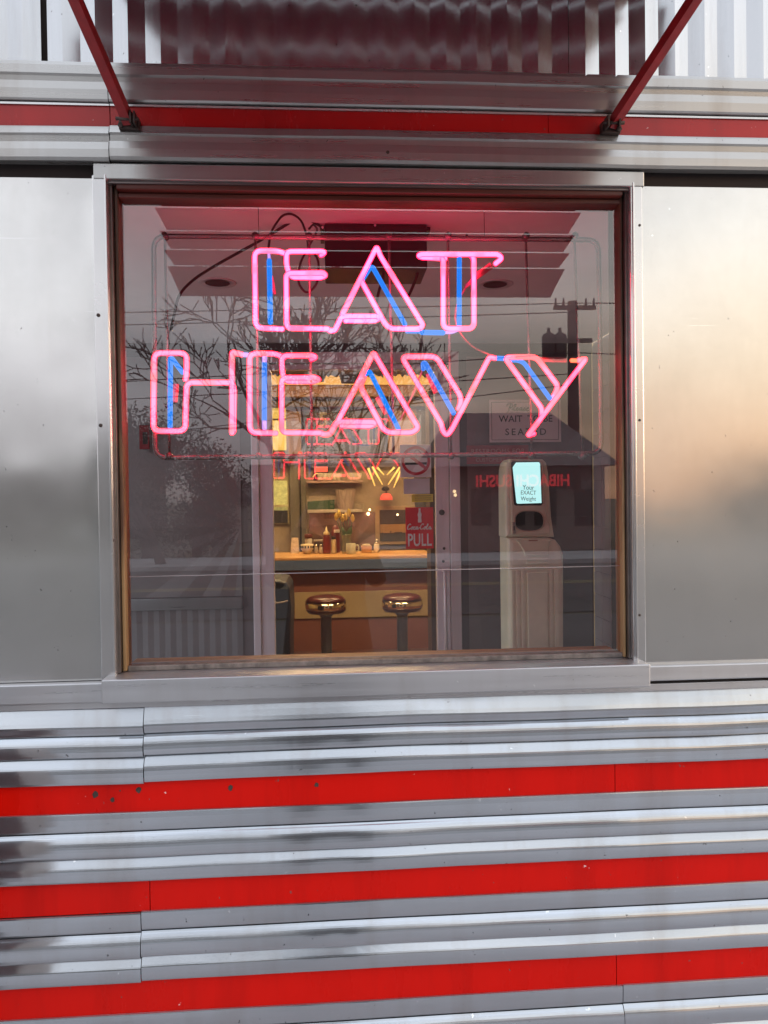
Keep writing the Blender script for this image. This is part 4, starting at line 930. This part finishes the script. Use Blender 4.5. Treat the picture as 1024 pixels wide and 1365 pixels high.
# yellow fan of glowing strips, red glows
fan = thing('yellow_fan_lamp', 'glowing yellow fan of strips on the back wall left of smoking sticker', 'lamp', P(515, 650, BY-.1))
YG = mat('yellow_strip_glow', (.7, .5, .1), .5, emit=(1.0, .62, .16), estr=.95)
for (xa, ya, xb, yb) in ((491, 624, 500, 648), (496.5, 622, 510, 646), (503, 623, 512, 633), (526, 623, 516, 633), (533, 623, 517.5, 646), (534.5, 627, 525, 650)):
    m = MB(); m.sweep([P(xa, ya, BY-.12), P(xb, yb, BY-.12)], [.013, .006], 8); m.build('strip', YG, fan)
m = MB(); p = P(514, 652, BY-.12); m.lathe((p.x, p.y, p.z), [(.03, -.02), (.05, 0), (.03, .03)], 14); m.build('base', DARKMETAL, fan)
RG = mat('red_glow', (.5, .06, .04), .5, emit=(.85, .10, .05), estr=.8)
rg = thing('red_glow_sign', 'small red glowing sign on the upper shelf behind the counter', 'sign', P(430, 640, BY-.05))
m = MB(); rectp(m, 419, 622, 437, 629, BY-.06, .02, .003); m.build('lit_face', RG, rg)
m = MB(); m.sweep(rpath([tuple(P(x, y, BY-.07)) for x, y in ((417, 636), (421, 631), (430, 631), (437, 634), (434, 638))], .02), .005, 6); m.build('lit_script', YG, rg)
m = MB(); rectp(m, 418, 621, 438, 640, BY-.038, .03, .003); m.build('sign_body', DARKMETAL, rg)
rg2 = thing('red_glow_cup', 'small red lit dome hanging under the yellow fan', 'lamp', P(515, 668, BY-.08))
m = MB(); p = P(515, 662, BY-.1); m.lathe((p.x, p.y, p.z), [(.075, -.04), (.07, .0), (.045, .035), (.01, .04)], 18); m.build('lit_dome', RG, rg2)
m = MB(); m.tube((p.x, p.y, p.z+.04), (p.x, p.y, p.z+.12), .008, 8); m.build('stem', DARKMETAL, rg2)
# valance with yellow glow and ragged top
va = thing('yellow_valance', 'backlit yellow valance with ragged upper edge over the counter', 'valance', P(470, 512, BY-.4))
rnd = random.Random(5)
pts = [P(310, 512.5, BY-.42), P(640, 512.5, BY-.42)]
top = []
x = 640
while x > 310:
    hgt = 500 + rnd.uniform(-1.5, 4)
    if 392 < x < 432: hgt = 509-max(0, 10-abs(x-412)*.7)*.9
    if 455 < x < 488: hgt = 511.5
    top.append(P(x, hgt, BY-.42)); x -= rnd.uniform(1.5, 3.5)
m = MB(); m.prism([(p.x, p.z) for p in pts+top], BY-.42, BY-.40); m.build('fringe', mat('valance_glow', (.6, .36, .10), .6, 0, .2, 30, emit=(.80, .42, .10), estr=.75), va)
yp = thing('yellow_wall_panel', 'bright yellow lit panel at far left behind the letter E of the lower word', 'panel', P(373, 600, BY-.1))
m = MB(); rectp(m, 340, 541.5, 382, 600, BY-.1, .02, .002); m.build('lit_face', mat('panel_glow', (.5, .36, .1), .6, 0, .15, 5, emit=(.75, .50, .11), estr=.65), yp)
m = MB(); rectp(m, 340, 558, 382, 560, BY-.112, .01, .001); m.build('cross_bar', mat('panel_bar', (.14, .07, .03), .5), yp)
# menu board
mb_ = thing('menu_board', 'dark menu board with faint gold lettering above the back bar', 'menu board', P(460, 606, BY))
rectp(MB(), 406, 543, 514, 605, BY-.06, .03).build('board', mat('board_black', (.03, .018, .012), .5, 0, .3, 7), mb_)
GOLD = mat('gold_letter', (.26, .17, .05), .5)
ptext('5', 431, 560, BY-.0645, .23, GOLD, mb_, bold=.006); ptext('ean.', 494, 588, BY-.0645, .13, mat('pale_letter', (.28, .2, .15), .5), mb_)
b = MB(); a, c = P(409, 546, BY-.062), P(511, 602, BY-.062)
for q_ in (((a.x, a.z-.008), (c.x, a.z)), ((a.x, c.z), (c.x, c.z+.008))): b.box((q_[0][0], BY-.066, q_[0][1]), (q_[1][0], BY-.0605, q_[1][1]))
b.build('board_edge', mat('board_edge', (.12, .06, .03), .5), mb_)

# small things on the counter
OY = CTY+.42
ztab = zc_+.0225
def item(name, label, cat, px): 
    x = xp(px, OY, 730); return thing(name, label, cat, (x, OY, ztab)), x
sPx = (OY+1.8)/FPX
def H(py, px=430): return P(px, py, OY).z
def lat(t, x, prof, m, name, dy=0): b = MB(); b.lathe((x, OY+dy, ztab), prof, 20); return b.build(name, m, t)
CREAM = mat('cream_china', (.55, .42, .24), .3)
hk = lambda py: max(.004, P(430, py, OY).z-ztab)
base_py = 735.0
hp = lambda n: n*sPx          # n photo pixels as metres at the counter
t, x = item('china_bowl', 'cream bowl with dark pattern on the counter, leftmost of the condiments', 'bowl', 409.5)
lat(t, x, [(hp(4.5), .0), (hp(5), hp(1.5)), (hp(8), hp(6)), (hp(8.6), hp(13)), (hp(8.2), hp(13)), (hp(7), hp(5)), (.004, hp(3))], CREAM, 'bowl_body')
b = MB()
for k in range(14):
    a = 2*math.pi*k/14; b.box((x+hp(8.6)*math.cos(a)-.006, OY+hp(8.6)*math.sin(a)-.006, ztab+hp(8)), (x+hp(8.6)*math.cos(a)+.006, OY+hp(8.6)*math.sin(a)+.006, ztab+hp(11)), .002)
b.build('pattern_band', INK, t)
t, x = item('jam_jar', 'small white jar with dark red lid standing behind the cream bowl', 'jar', 411); t.location.y += .14
lat(t, x, [(hp(5), 0), (hp(5), hp(19)), (hp(4), hp(20))], mat('jar_white', (.55, .45, .36), .4), 'jar_body', .14); lat(t, x, [(hp(5.4), hp(20.2)), (hp(5.4), hp(25)), (hp(4.8), hp(25.6))], mat('jar_lid', (.12, .02, .015), .4), 'lid', .14)
SHK = mat('steel_shaker', (.5, .46, .42), .2, .9); GLS = mat('shaker_glass', (.5, .42, .33), .2)
for px, lab in ((421.5, 'left of two small shakers between the bowl and ketchup'), (427.8, 'right of two small shakers between the bowl and ketchup')):
    t, x = item('salt_shaker', lab, 'shaker', px); t['group'] = 'salt and pepper shakers'
    lat(t, x, [(hp(2.3), 0), (hp(2.5), hp(4)), (hp(2.1), hp(9))], GLS, 'shaker_body'); lat(t, x, [(hp(2.2), hp(9.1)), (hp(2.2), hp(11)), (hp(1.4), hp(12.6)), (hp(.4), hp(13))], SHK, 'cap')
t, x = item('napkin_holder', 'squat steel napkin holder behind the two shakers', 'napkin holder', 424.5); t.location.y += .12
b = MB(); b.box((x-hp(7), OY+.08, ztab), (x+hp(7), OY+.16, ztab+hp(18)), .006); b.build('holder_body', mat('holder_metal', (.3, .22, .17), .3, .7), t); b = MB(); b.box((x-hp(6), OY+.078, ztab+hp(4)), (x+hp(6), OY+.0805, ztab+hp(15)), .001); b.build('napkin_face', mat('napkin_paper', (.08, .05, .04), .6), t)
t, x = item('ketchup_bottle', 'red squeeze bottle with pale nozzle cap on the counter', 'bottle', 435.5)
lat(t, x, [(hp(5), 0), (hp(5.4), hp(2)), (hp(5.2), hp(14)), (hp(4.4), hp(22)), (hp(4.2), hp(25))], mat('ketchup_red', (.16, .018, .012), .3), 'bottle_body'); lat(t, x, [(hp(4.6), hp(25.1)), (hp(4.2), hp(28)), (hp(1.6), hp(30)), (hp(.9), hp(35)), (hp(.3), hp(36))], CREAM, 'nozzle_cap')
t, x = item('cream_squeeze_bottle', 'slim cream coloured bottle with dark cap right of the ketchup', 'bottle', 445)
lat(t, x, [(hp(3.4), 0), (hp(3.6), hp(2)), (hp(3.5), hp(17)), (hp(2.6), hp(19))], CREAM, 'bottle_body'); lat(t, x, [(hp(3), hp(19.1)), (hp(3), hp(22.5)), (hp(2.2), hp(23))], INK, 'cap')
t, x = item('red_squeeze_bottle', 'dark red round bottle with white label behind cream bottle', 'bottle', 447.5); t.location.y += .16
lat(t, x, [(hp(6), 0), (hp(6.4), hp(4)), (hp(6.2), hp(26)), (hp(4), hp(33)), (hp(2), hp(37))], mat('red_bottle', (.14, .02, .02), .3), 'bottle_body', .16); b = MB(); b.box((x-hp(2), OY+.16-hp(6.6), ztab+hp(27)), (x+hp(6), OY+.165-hp(5.5), ztab+hp(31)), .002); b.build('label', WHITE, t)
t, x = item('tulip_vase', 'glass vase holding yellow tulips on the counter', 'vase', 462)
lat(t, x, [(hp(6), 0), (hp(6.6), hp(4)), (hp(5.6), hp(22)), (hp(7.6), hp(25)), (hp(7), hp(25)), (hp(5), hp(20)), (.004, hp(3))], mat('vase_glass', (.30, .30, .24), .12, alpha=.55), 'vase_body')
rnd = random.Random(3); b = MB(); f = MB()
for px, py in ((452, 686), (457, 692), (461, 690), (465, 684.5), (470, 692), (448.5, 690)):
    p = P(px, py, OY); b.sweep(rpath([(x+rnd.uniform(-.015, .015), OY, ztab+.03), ((x+p.x)/2, OY, ztab+hp(26)), tuple(p)], .05), .004, 6)
    f.lathe((p.x, p.y, p.z), [(.004, -.03), (.017, -.012), (.021, .008), (.012, .04), (.002, .048)], 10)
    for s in (-1, 1): b.sweep([(x+s*.012, OY+.01, ztab+hp(16)), (x+s*.03+rnd.uniform(-.02, .02), OY+.012, ztab+hp(28)), (x+s*.05, OY+.02, ztab+hp(37))], [.006, .012, .002], 6)
b.build('stems', mat('stem_green', (.07, .11, .04), .5), t); f.build('tulip_heads', mat('tulip_yellow', (.50, .33, .07), .5), t)
t, x = item('coffee_mug', 'pale coffee mug with handle in front of the tulip vase', 'mug', 467.5); t.location.y -= .12
lat(t, x, [(hp(6), 0), (hp(6.2), hp(1)), (hp(6.2), hp(14)), (hp(5.7), hp(14)), (hp(5.6), hp(3)), (.004, hp(2.5))], mat('mug_glaze', (.40, .36, .26), .3), 'mug_body', -.12); b = MB(); b.sweep(rpath([(x+hp(6), OY-.12, ztab+hp(11.5)), (x+hp(10), OY-.12, ztab+hp(11.5)), (x+hp(10), OY-.12, ztab+hp(3.5)), (x+hp(6), OY-.12, ztab+hp(3.5))], .03), .007, 8); b.build('handle', mat('mug_glaze_2', (.40, .36, .26), .3), t)
t = thing('green_box', 'long dark green box lying on the shelf behind the counter', 'box', P(428, 679, BY-.1))
bevprism([(P(410, 679, BY-.14).x, P(410, 679.3, BY-.14).z), (P(446, 679, BY-.14).x, P(446, 679.3, BY-.14).z), (P(446, 668, BY-.14).x, P(446, 666, BY-.14).z), (P(410, 668, BY-.14).x, P(410, 668.5, BY-.14).z)], BY-.14, BY-.03, .006).build('box_body', mat('green_card', (.035, .075, .03), .5), t)
t = thing('fluted_glass_stack', 'pale fluted glass container standing on the shelf behind counter', 'glass', P(461, 679, BY-.1))
p = P(461, 679.3, BY-.09); hh = P(461, 653, BY-.09).z-p.z; m = MB(); n = 36; vs = []
for rr, h in ((.075, 0), (.085, .03), (.10, hh*.5), (.115, hh)):
    for k in range(n): a = 2*math.pi*k/n; g = rr*(1+.05*(k % 2)); vs.append((p.x+g*math.cos(a), p.y+g*math.sin(a), p.z+h))
m.add(vs, [(i*n+k, i*n+(k+1) % n, (i+1)*n+(k+1) % n, (i+1)*n+k) for i in range(3) for k in range(n)]); m.build('fluted_body', mat('fluted_glass', (.42, .30, .24), .25), t)

# ------------------------------------------------------------------ across the street: seen mirrored in glass and steel
rnd = random.Random(21)
def leafmass(name, label, cat, c, rad, n, m, group=None, size=.10, trunk=True):
    t = thing(name, label, cat, (c[0], c[1], GZ), group)
    b = MB(); lobes = [(Vector((rnd.uniform(-.6, .6)*rad[0], rnd.uniform(-.6, .6)*rad[1], rnd.uniform(-.55, .7)*rad[2])), rnd.uniform(.35, .6)) for _ in range(11)]
    for i in range(n):
        lc, ls = rnd.choice(lobes); d = Vector((rnd.gauss(0, 1), rnd.gauss(0, 1), rnd.gauss(0, 1))).normalized()*rnd.random()**.4
        p = Vector(c)+lc+Vector((d.x*rad[0]*ls, d.y*rad[1]*ls, d.z*rad[2]*ls)); s = size*rnd.uniform(.5, 1.3)
        u = Vector((rnd.gauss(0, 1), rnd.gauss(0, 1), rnd.gauss(0, 1))).normalized(); v = u.orthogonal().normalized()
        b.add([p-u*s*.5, p+v*s*.3, p+u*s*.6, p-v*s*.3], [(0, 1, 2, 3)])
    b.build('crown', m, t, False)
    if trunk: b = MB(); b.tube((c[0], c[1], GZ), (c[0], c[1], c[2]), .16, 8, .08); b.build('trunk', BARK, t)
    return t
def bare_tree(label, base, h, spread, lean, depth=6, seed=1, group='bare trees across the street'):
    r_ = random.Random(seed); t = thing('bare_tree', label, 'tree', base, group); tr2 = MB(); br = MB()
    def grow(p, d, L, r, k):
        pts = [p]; rr = [r]; q = p.copy(); dd = d.copy(); ns = 4
        for i in range(ns):
            dd = (dd+Vector((r_.gauss(0, .11), r_.gauss(0, .11), r_.gauss(.03, .08)))).normalized(); q = q+dd*(L/ns); pts.append(q.copy()); rr.append(max(.011, r*(1-.45*(i+1)/ns)))
        (tr2 if k == 0 else br).sweep(pts, rr, 6 if k < 2 else 4, cap=False)
        if k >= depth: return
        nb = 3 if k < 3 else r_.choice((2, 3))
        for i in range(nb):
            a = r_.uniform(0, 6.28); perp = dd.orthogonal().normalized(); perp.rotate(Matrix.Rotation(a, 3, dd))
            nd = (dd+perp*r_.uniform(.35, .95)*spread).normalized(); j = r_.choice((2, 3, 4)) if i else 4
            grow(pts[j], nd, L*r_.uniform(.6, .86), rr[j]*r_.uniform(.6, .8), k+1)
    grow(Vector(base), Vector(lean).normalized(), h*.27, h*.026, 0)
    tr2.build('trunk', BARK, t); br.build('branches', BARK, t); return t
g = lambda px, D: Vector((Rf(px, 700, D).x, -D, GZ))
bare_tree('large bare tree mirrored left of centre in the window', g(365, 14), 8.0, 1.0, (-.02, 0, 1), 7, 4)
bare_tree('smaller bare tree mirrored right of the large one', g(478, 18), 7.6, .8, (.05, 0, 1), 6, 9)
bare_tree('bare tree mirrored at the far left edge of the window', g(215, 18), 5.6, 1.0, (-.1, 0, 1), 6, 12)
for i, (px, D, r, h) in enumerate(((195, 21, 2.2, 2.3), (262, 22, 1.8, 1.9), (402, 24, 2.4, 1.7))):
    p = g(px, D); leafmass('evergreen_shrub', ['dark evergreen at far left across the street', 'dark evergreen beside the pale house across the street', 'broad dark evergreen under the bare trees'][i], 'shrub', (p.x, p.y, h*.8), (r, 1.4, h), 9000, EVERGREEN, 'evergreens across the street')
# utility pole
pp = g(766, 25); tp = Rf(766, 402, 25)
pole = thing('utility_pole', 'tall wooden utility pole with transformers mirrored at right of the window', 'utility pole', pp)
m = MB(); m.tube(pp, (pp.x, pp.y, tp.z), .24, 12, .17); m.build('pole_shaft', BARK, pole)
m = MB(); 
for z_, w_ in ((tp.z-.35, .75), (tp.z-1.5, .6)): m.box((pp.x-w_, pp.y+.2, z_), (pp.x+w_, pp.y+.34, z_+.14), .01)
m.islands('crossarm', BARK, pole)
m = MB()
for dx in (-.55, -.95): m.lathe((pp.x+dx, pp.y+.3, tp.z-2.05), [(.2, 0), (.24, .05), (.24, .75), (.2, .82), (.06, .9), (.06, 1.05)], 14)
m.islands('transformer_can', mat('can_grey', (.07, .07, .075), .5, .3), pole)
m = MB()
for dx in (-.68, -.4, .4, .68): m.tube((pp.x+dx, pp.y+.27, tp.z-.21), (pp.x+dx, pp.y+.27, tp.z+.05), .05, 8, .03)
m.islands('insulator', mat('insulator', (.1, .09, .09), .3), pole)
WIREM = mat('wire_black', (.02, .02, .02), .6)
for i, (xa, ya, xb, yb, s) in enumerate(((-600, 425, 766, 404, 8), (-600, 446, 762, 416, 10), (-500, 540, 766, 470, 14), (-500, 560, 766, 498, 12), (766, 404, 1900, 392, 8), (766, 470, 1900, 500, 10), (-400, 640, 766, 512, 10))):
    b = MB(); pts = []
    for k in range(17):
        t_ = k/16; pts.append(Rf(xa+(xb-xa)*t_, ya+(yb-ya)*t_+s*4*t_*(1-t_)*.4, 24.75))
    b.sweep(pts, .018, 6)
    tag(b.build('overhead_wire', WIREM), ['topmost overhead wire running left from the pole', 'second overhead wire running left from the pole', 'thick overhead wire running left below the transformers', 'overhead wire running left just under the thick one', 'upper overhead wire running right from the pole', 'lower overhead wire running right from the pole', 'lowest overhead wire sloping down to the left'][i], 'wire', 'overhead wires on the utility pole')
# shop with red lit sign (real text; the glass shows it reversed)
SHY = 22.0
shop = thing('street_shop', 'low dark roofed shop across the street with a red lit sign', 'shop', g(700, SHY+4))
a, c = Rf(590, 610, SHY), Rf(806, 610, SHY)
DW = mat('shop_wall', (.27, .20, .19), .8, 0, .15, 1.5)
zr1 = Rf(700, 535, SHY).z; ze = Rf(700, 622, SHY).z
m = MB(); m.box((a.x, -SHY-7, GZ), (c.x, -SHY, ze+.2)); m.build('wall', DW, shop)
m = MB(); m.add([(a.x-.3, -SHY+.7, ze), (c.x+.3, -SHY+.7, ze), (c.x-.8, -SHY-3.2, zr1), (a.x+.8, -SHY-3.2, zr1), (a.x-.3, -SHY-7.3, ze), (c.x+.3, -SHY-7.3, ze)], [(0, 1, 2, 3), (3, 2, 5, 4), (0, 3, 4), (1, 5, 2), (0, 4, 5, 1)]); m.build('roof', mat('dark_shingle', (.20, .17, .17), .85, 0, .3, 3), shop)
for px0, px1 in ((628, 655), (668, 700), (712, 742), (766, 796)):
    m = MB(); q0, q1 = Rf(px0, 652, SHY), Rf(px1, 700, SHY); m.box((q0.x, -SHY-.01, q1.z), (q1.x, -SHY+.03, q0.z), .01); m.build('window', mat('shop_window', (.05, .05, .055), .1), shop)
m = MB(); q0, q1 = Rf(632, 631, SHY), Rf(764, 652, SHY); m.box((q0.x, -SHY+.72, q1.z), (q1.x, -SHY+.80, q0.z), .01); sgn = m.build('sign_board', mat('shop_signboard', (.05, .02, .02), .6), shop)
cxs = (q0.x+q1.x)/2
p = Rf(697, 641.5, SHY-.8); REDLED = mat('red_led_letters', (.5, .02, .02), .5, emit=(1.0, .05, .07), estr=1.05)
tm_ = text_mb('HIBACHI SUSHI', .50, (p.x, -SHY+.815, p.z), facing=1, extrude=.01, bold=.012, sx=.86); tm_.build('lit_lettering', REDLED, sgn)
for px, py in ((606, 655), (607, 660)):
    q0 = Rf(px, py, SHY-.3); m = MB(); m.lathe((q0.x, q0.y, q0.z), [(.02, -.05), (.06, 0), (.02, .05)], 10); m.build('wall_lamp', LITWHITE, shop)
# pale house to the left
HY = 30
hs_ = thing('pale_house', 'small pale house with gabled roof far across the street at left', 'house', g(288, HY+3))
a, c = Rf(276, 640, HY), Rf(330, 640, HY); z1 = Rf(288, 668, HY).z; z2 = Rf(288, 648, HY).z
m = MB(); m.box((a.x, -HY-6, GZ), (c.x, -HY, z1)); m.build('wall', mat('pale_siding', (.38, .35, .31), .7, 0, .08, 2), hs_)
m = MB(); xm = (a.x+c.x)/2; m.prism([(a.x-.3, z1-.05), (c.x+.3, z1-.05), (xm, z2+.4)], -HY+.3, -HY-6.3); m.build('roof', mat('roof_grey', (.1, .09, .09), .8), hs_)
m = MB(); q0, q1 = Rf(296, 672, HY), Rf(301, 712, HY); m.box((q0.x, -HY-.01, q1.z), (q1.x, -HY+.04, q0.z)); m.build('door', mat('house_door', (.2, .17, .15), .6), hs_)
m = MB(); q0 = Rf(274, 655, HY-.4); m.lathe((q0.x, q0.y, q0.z), [(.03, -.1), (.11, 0), (.03, .1)], 10); m.build('porch_lamp', LITWHITE, hs_)
# longer low buildings that close the horizon on both sides
for lab, px0, px1, py, D, col in (('long low brown building far to the left across the street', -700, 170, 596, 34, (.12, .095, .085)), ('long low grey building far to the right across the street', 1080, 2300, 610, 30, (.11, .09, .085)), ('low dull building between the shop and the pale house', 345, 570, 620, 36, (.13, .105, .10))):
    a, c = Rf(px0, py, D), Rf(px1, py, D); t = thing('low_building', lab, 'building', ((a.x+c.x)/2, -D-4, GZ), 'low buildings along the far side')
    m = MB(); m.box((a.x, -D-8, GZ), (c.x, -D, a.z-.5)); m.build('wall', mat('far_wall', col, .8, 0, .15, .6), t)
    m = MB(); m.box((a.x-.4, -D-8.4, a.z-.5), (c.x+.4, -D+.5, a.z)); m.build('roof', mat('far_roof', tuple(k*.6 for k in col), .85, 0, .2, .8), t)
    m = MB(); x = a.x+1.5
    while x < c.x-2: m.box((x, -D-.01, .9), (x+1.3, -D+.03, 2.1)); x += 3.1
    m.build('windows', mat('far_glass', (.06, .06, .065), .12), t)['kind'] = 'stuff'

# ------------------------------------------------------------------ the photographer (seen only mirrored in the window and steel)
PX, PY, PZ = -.03, -2.12, GZ+.06
per = thing('person', 'person in dark jacket and trousers standing before the window holding up a phone', 'person', (PX, PY, PZ))
bm = bmesh.new(); sk = bm.verts.layers.skin.verify(); vd = {}
def sv(n, x, y, z, rx, ry=None):
    v = bm.verts.new((PX+x, PY+y, PZ+z)); v[sk].radius = (rx, ry or rx); vd[n] = v; return v
def se(*ns):
    for a_, b_ in zip(ns, ns[1:]): bm.edges.new((vd[a_], vd[b_]))
sv('pel', 0, 0, .95, .155, .115); vd['pel'][sk].use_root = True
sv('wai', 0, .01, 1.10, .14, .10); sv('che', 0, .015, 1.28, .165, .115); sv('nb', 0, .02, 1.43, .075, .07); sv('nk', 0, .035, 1.51, .055); sv('hd', 0, .06, 1.60, .078, .09); sv('ht', 0, .055, 1.68, .075, .088); sv('hc', 0, .05, 1.735, .045)
se('pel', 'wai', 'che', 'nb', 'nk', 'hd', 'ht', 'hc')
for sg_, n_ in ((-1, 'l'), (1, 'r')):
    sv('sh'+n_, sg_*.17, .015, 1.39, .075); sv('el'+n_, sg_*.27, .06, 1.17, .052); sv('wr'+n_, sg_*.085, .205, 1.53, .031); sv('pm'+n_, sg_*.060, .24, 1.585, .030, .022)
    se('nb', 'sh'+n_, 'el'+n_, 'wr'+n_, 'pm'+n_)
    sv('hp'+n_, sg_*.095, .0, .88, .10); sv('kn'+n_, sg_*.11, .02, .50, .066); sv('an'+n_, sg_*.12, -.01, .10, .048); sv('to'+n_, sg_*.135, .15, .045, .038); sv('he'+n_, sg_*.12, -.05, .05, .042)
    se('pel', 'hp'+n_, 'kn'+n_, 'an'+n_, 'to'+n_); se('an'+n_, 'he'+n_)
    for q_ in range(4):
        zf = 1.635-q_*.021; ln = (.0, .006, .003, -.006)[q_]
        sv('fa%d%s' % (q_, n_), sg_*.066, .257, zf-.01, .0095); sv('fb%d%s' % (q_, n_), sg_*(.045), .288+ln, zf, .0085); sv('fc%d%s' % (q_, n_), sg_*.022, .294+ln*.5, zf+.003, .0075)
        se('pm'+n_, 'fa%d%s' % (q_, n_), 'fb%d%s' % (q_, n_), 'fc%d%s' % (q_, n_))
    sv('ta'+n_, sg_*.055, .245, 1.545, .0115); sv('tb'+n_, sg_*.035, .256, 1.562, .0098); sv('tc'+n_, sg_*.018, .258, 1.577, .008); se('wr'+n_, 'ta'+n_, 'tb'+n_, 'tc'+n_)
me = bpy.data.meshes.new('body'); bm.to_mesh(me); bm.free()
ob = bpy.data.objects.new('tmp', me); COL.objects.link(ob)
ob.modifiers.new('s', 'SKIN'); ss = ob.modifiers.new('u', 'SUBSURF'); ss.levels = 2; ss.render_levels = 2
dg = bpy.context.evaluated_depsgraph_get(); bme = bpy.data.meshes.new_from_object(ob.evaluated_get(dg)); bpy.data.objects.remove(ob)
bme.name = 'person_body'
for mm_ in (mat('dark_jacket', (.022, .022, .026), .8, 0, .3, 20, bump=.3), mat('skin', (.42, .25, .18), .5, 0, .08, 12), mat('dark_trousers', (.018, .02, .03), .8, 0, .3, 20, bump=.3), mat('shoe_black', (.012, .012, .012), .5)): bme.materials.append(mm_)
off = Vector((PX, PY, PZ))
for v in bme.vertices: v.co -= off
for f_ in bme.polygons:
    c_ = f_.center; f_.use_smooth = True
    f_.material_index = 1 if c_.z > 1.475 or c_.y > .215 else 2 if c_.z < .93 and c_.z > .10 else 3 if c_.z <= .10 else 0
body_o = bpy.data.objects.new('body', bme); COL.objects.link(body_o); body_o.parent = per
m = MB(); m.lathe((PX, PY+.045, PZ+1.66), [(.089, -.03), (.096, .02), (.092, .06), (.07, .095), (.03, .112), (.002, .115)], 18); m.build('hair', mat('dark_hair', (.02, .014, .01), .6, bump=.4), per)
m = MB(); m.sweep([(PX, PY+.143, PZ+1.63), (PX, PY+.158, PZ+1.60), (PX, PY+.146, PZ+1.592)], [.008, .014, .010], 8); m.build('nose', bme.materials[1], per)
ph = thing('phone', 'black phone held up in both hands by the person before the window', 'phone', (0, -1.83, 1.5))
m = MB(); m.box((-.038, -1.838, 1.415), (.038, -1.829, 1.570), .004); m.build('phone_body', BLACK, ph)
# stand-in box added out of view so that its dark shape shows in the steel
lb = thing('reflection_box', 'grey square stand-in box on a post, out of view, added for its dark reflection', 'stand-in', (-1.0, -.285, GZ+.06))
m = MB(); bxr = xp(28, .22, 1050); m.box((bxr-.34, -.56, zp(1185, .22, 20)), (bxr, -.32, zp(938, .22, 20)), .012); m.build('reflection_box_body', mat('reflection_box_grey', (.36, .37, .40), .6, 0, .2, 8), lb)
m = MB(); m.tube((bxr-.17, -.44, GZ+.06), (bxr-.17, -.44, zp(1185, .22, 20)), .04, 12); m.build('post', DARKMETAL, lb)


m = MB(); p = P(517, 203, -.064); m.lathe((p.x, p.y, p.z), [(.004, -.002), (.004, .001), (.002, .0012)], 10, 'y'); m.build('screw_hole', DARKMETAL, bld)

# long dark coat added to widen the photographer's dark reflection in the steel
m = MB(); n = 26; vs = []; rows = [(.52, .27, .19), (.75, .24, .175), (.95, .215, .165), (1.10, .195, .15), (1.28, .20, .15), (1.38, .16, .12), (1.43, .105, .095)]
for z_, rx, ry in rows:
    for k in range(n): a = 2*math.pi*k/n; f_ = 1+.03*math.sin(a*5+z_*3)*(1.2-z_*.7); vs.append((PX+rx*math.cos(a)*f_, PY+.01+ry*math.sin(a)*f_, PZ+z_))
m.add(vs, [(i*n+k, i*n+(k+1) % n, (i+1)*n+(k+1) % n, (i+1)*n+k) for i in range(len(rows)-1) for k in range(n)], True)
m.build('coat', bme.materials[0], per)
# more crockery on the back bar shelves
CUP = mat('white_crockery', (.62, .52, .40), .35)
g0 = None
for k, px in enumerate((415, 421, 427, 433.5, 439.5, 467, 473, 478.5)):
    if 414 < px < 440: p = P(px+12, 640.5, BY-.06)
    else: p = P(px, 640.5, BY-.06)
    lab = ['tumbler left of the first gap on the upper shelf', 'second tumbler from the left on the upper shelf', 'third tumbler from the left on the upper shelf', 'fourth tumbler from the left on the upper shelf', 'fifth tumbler from the left on the upper shelf', 'sixth tumbler from the left on the upper shelf', 'next to last tumbler on the upper shelf', 'last tumbler on the upper shelf, far right end'][k]
    if g0 is None:
        m = MB(); m.lathe(p, [(.022, 0), (.03, .004), (.036, .085), (.033, .085), (.024, .01)], 14); g0 = thing('tumbler', lab, 'glass', p, 'tumblers on the back bar shelf'); m.build('tumbler_body', CUP, g0)
    else: c = copy_tree(g0); c.location = p; c['label'] = lab
t = thing('plate_stack', 'stack of pale plates on the right end of the lower shelf', 'plates', P(478, 679, BY-.08)); m = MB(); p = P(478, 679.3, BY-.08)
for k in range(6): m.lathe((p.x, p.y, p.z+k*.012), [(.03, 0), (.06, .006), (.062, .009), (.03, .008)], 20)
m.build('plates', CUP, t)
t, x = item('napkin_box', 'low wooden napkin box on the counter right of the mug', 'box', 489)
m = MB(); m.box((x-hp(7), OY, ztab), (x+hp(7), OY+.14, ztab+hp(9)), .006); m.build('box_body', HONEY, t); m = MB(); m.box((x-hp(5), OY+.02, ztab+hp(9)), (x+hp(5), OY+.12, ztab+hp(11)), .003); m.build('napkins', CUP, t)
t, x = item('sugar_jar', 'small glass sugar jar with steel top on the counter beside napkin box', 'jar', 502)
lat(t, x, [(hp(3.6), 0), (hp(3.8), hp(3)), (hp(3.6), hp(11)), (hp(2.8), hp(12))], CUP, 'jar_body'); lat(t, x, [(hp(2.9), hp(12.1)), (hp(2.9), hp(14)), (hp(1.2), hp(16)), (hp(.5), hp(18))], SHK, 'steel_top')
t = thing('menu_card', 'folded pale menu card standing on the counter left of bowl', 'menu', P(393, 733, OY)); a, c = P(387, 717, OY+.1), P(399, 735, OY+.1)
m = MB(); m.add([(a.x, OY+.1, ztab), (c.x, OY+.1, ztab), (c.x-.01, OY+.14, a.z), (a.x+.01, OY+.14, a.z), (a.x, OY+.18, ztab), (c.x, OY+.18, ztab)], [(0, 1, 2, 3), (3, 2, 5, 4)]); m.build('card', mat('menu_paper', (.55, .40, .28), .6, 0, .3, 30), t)
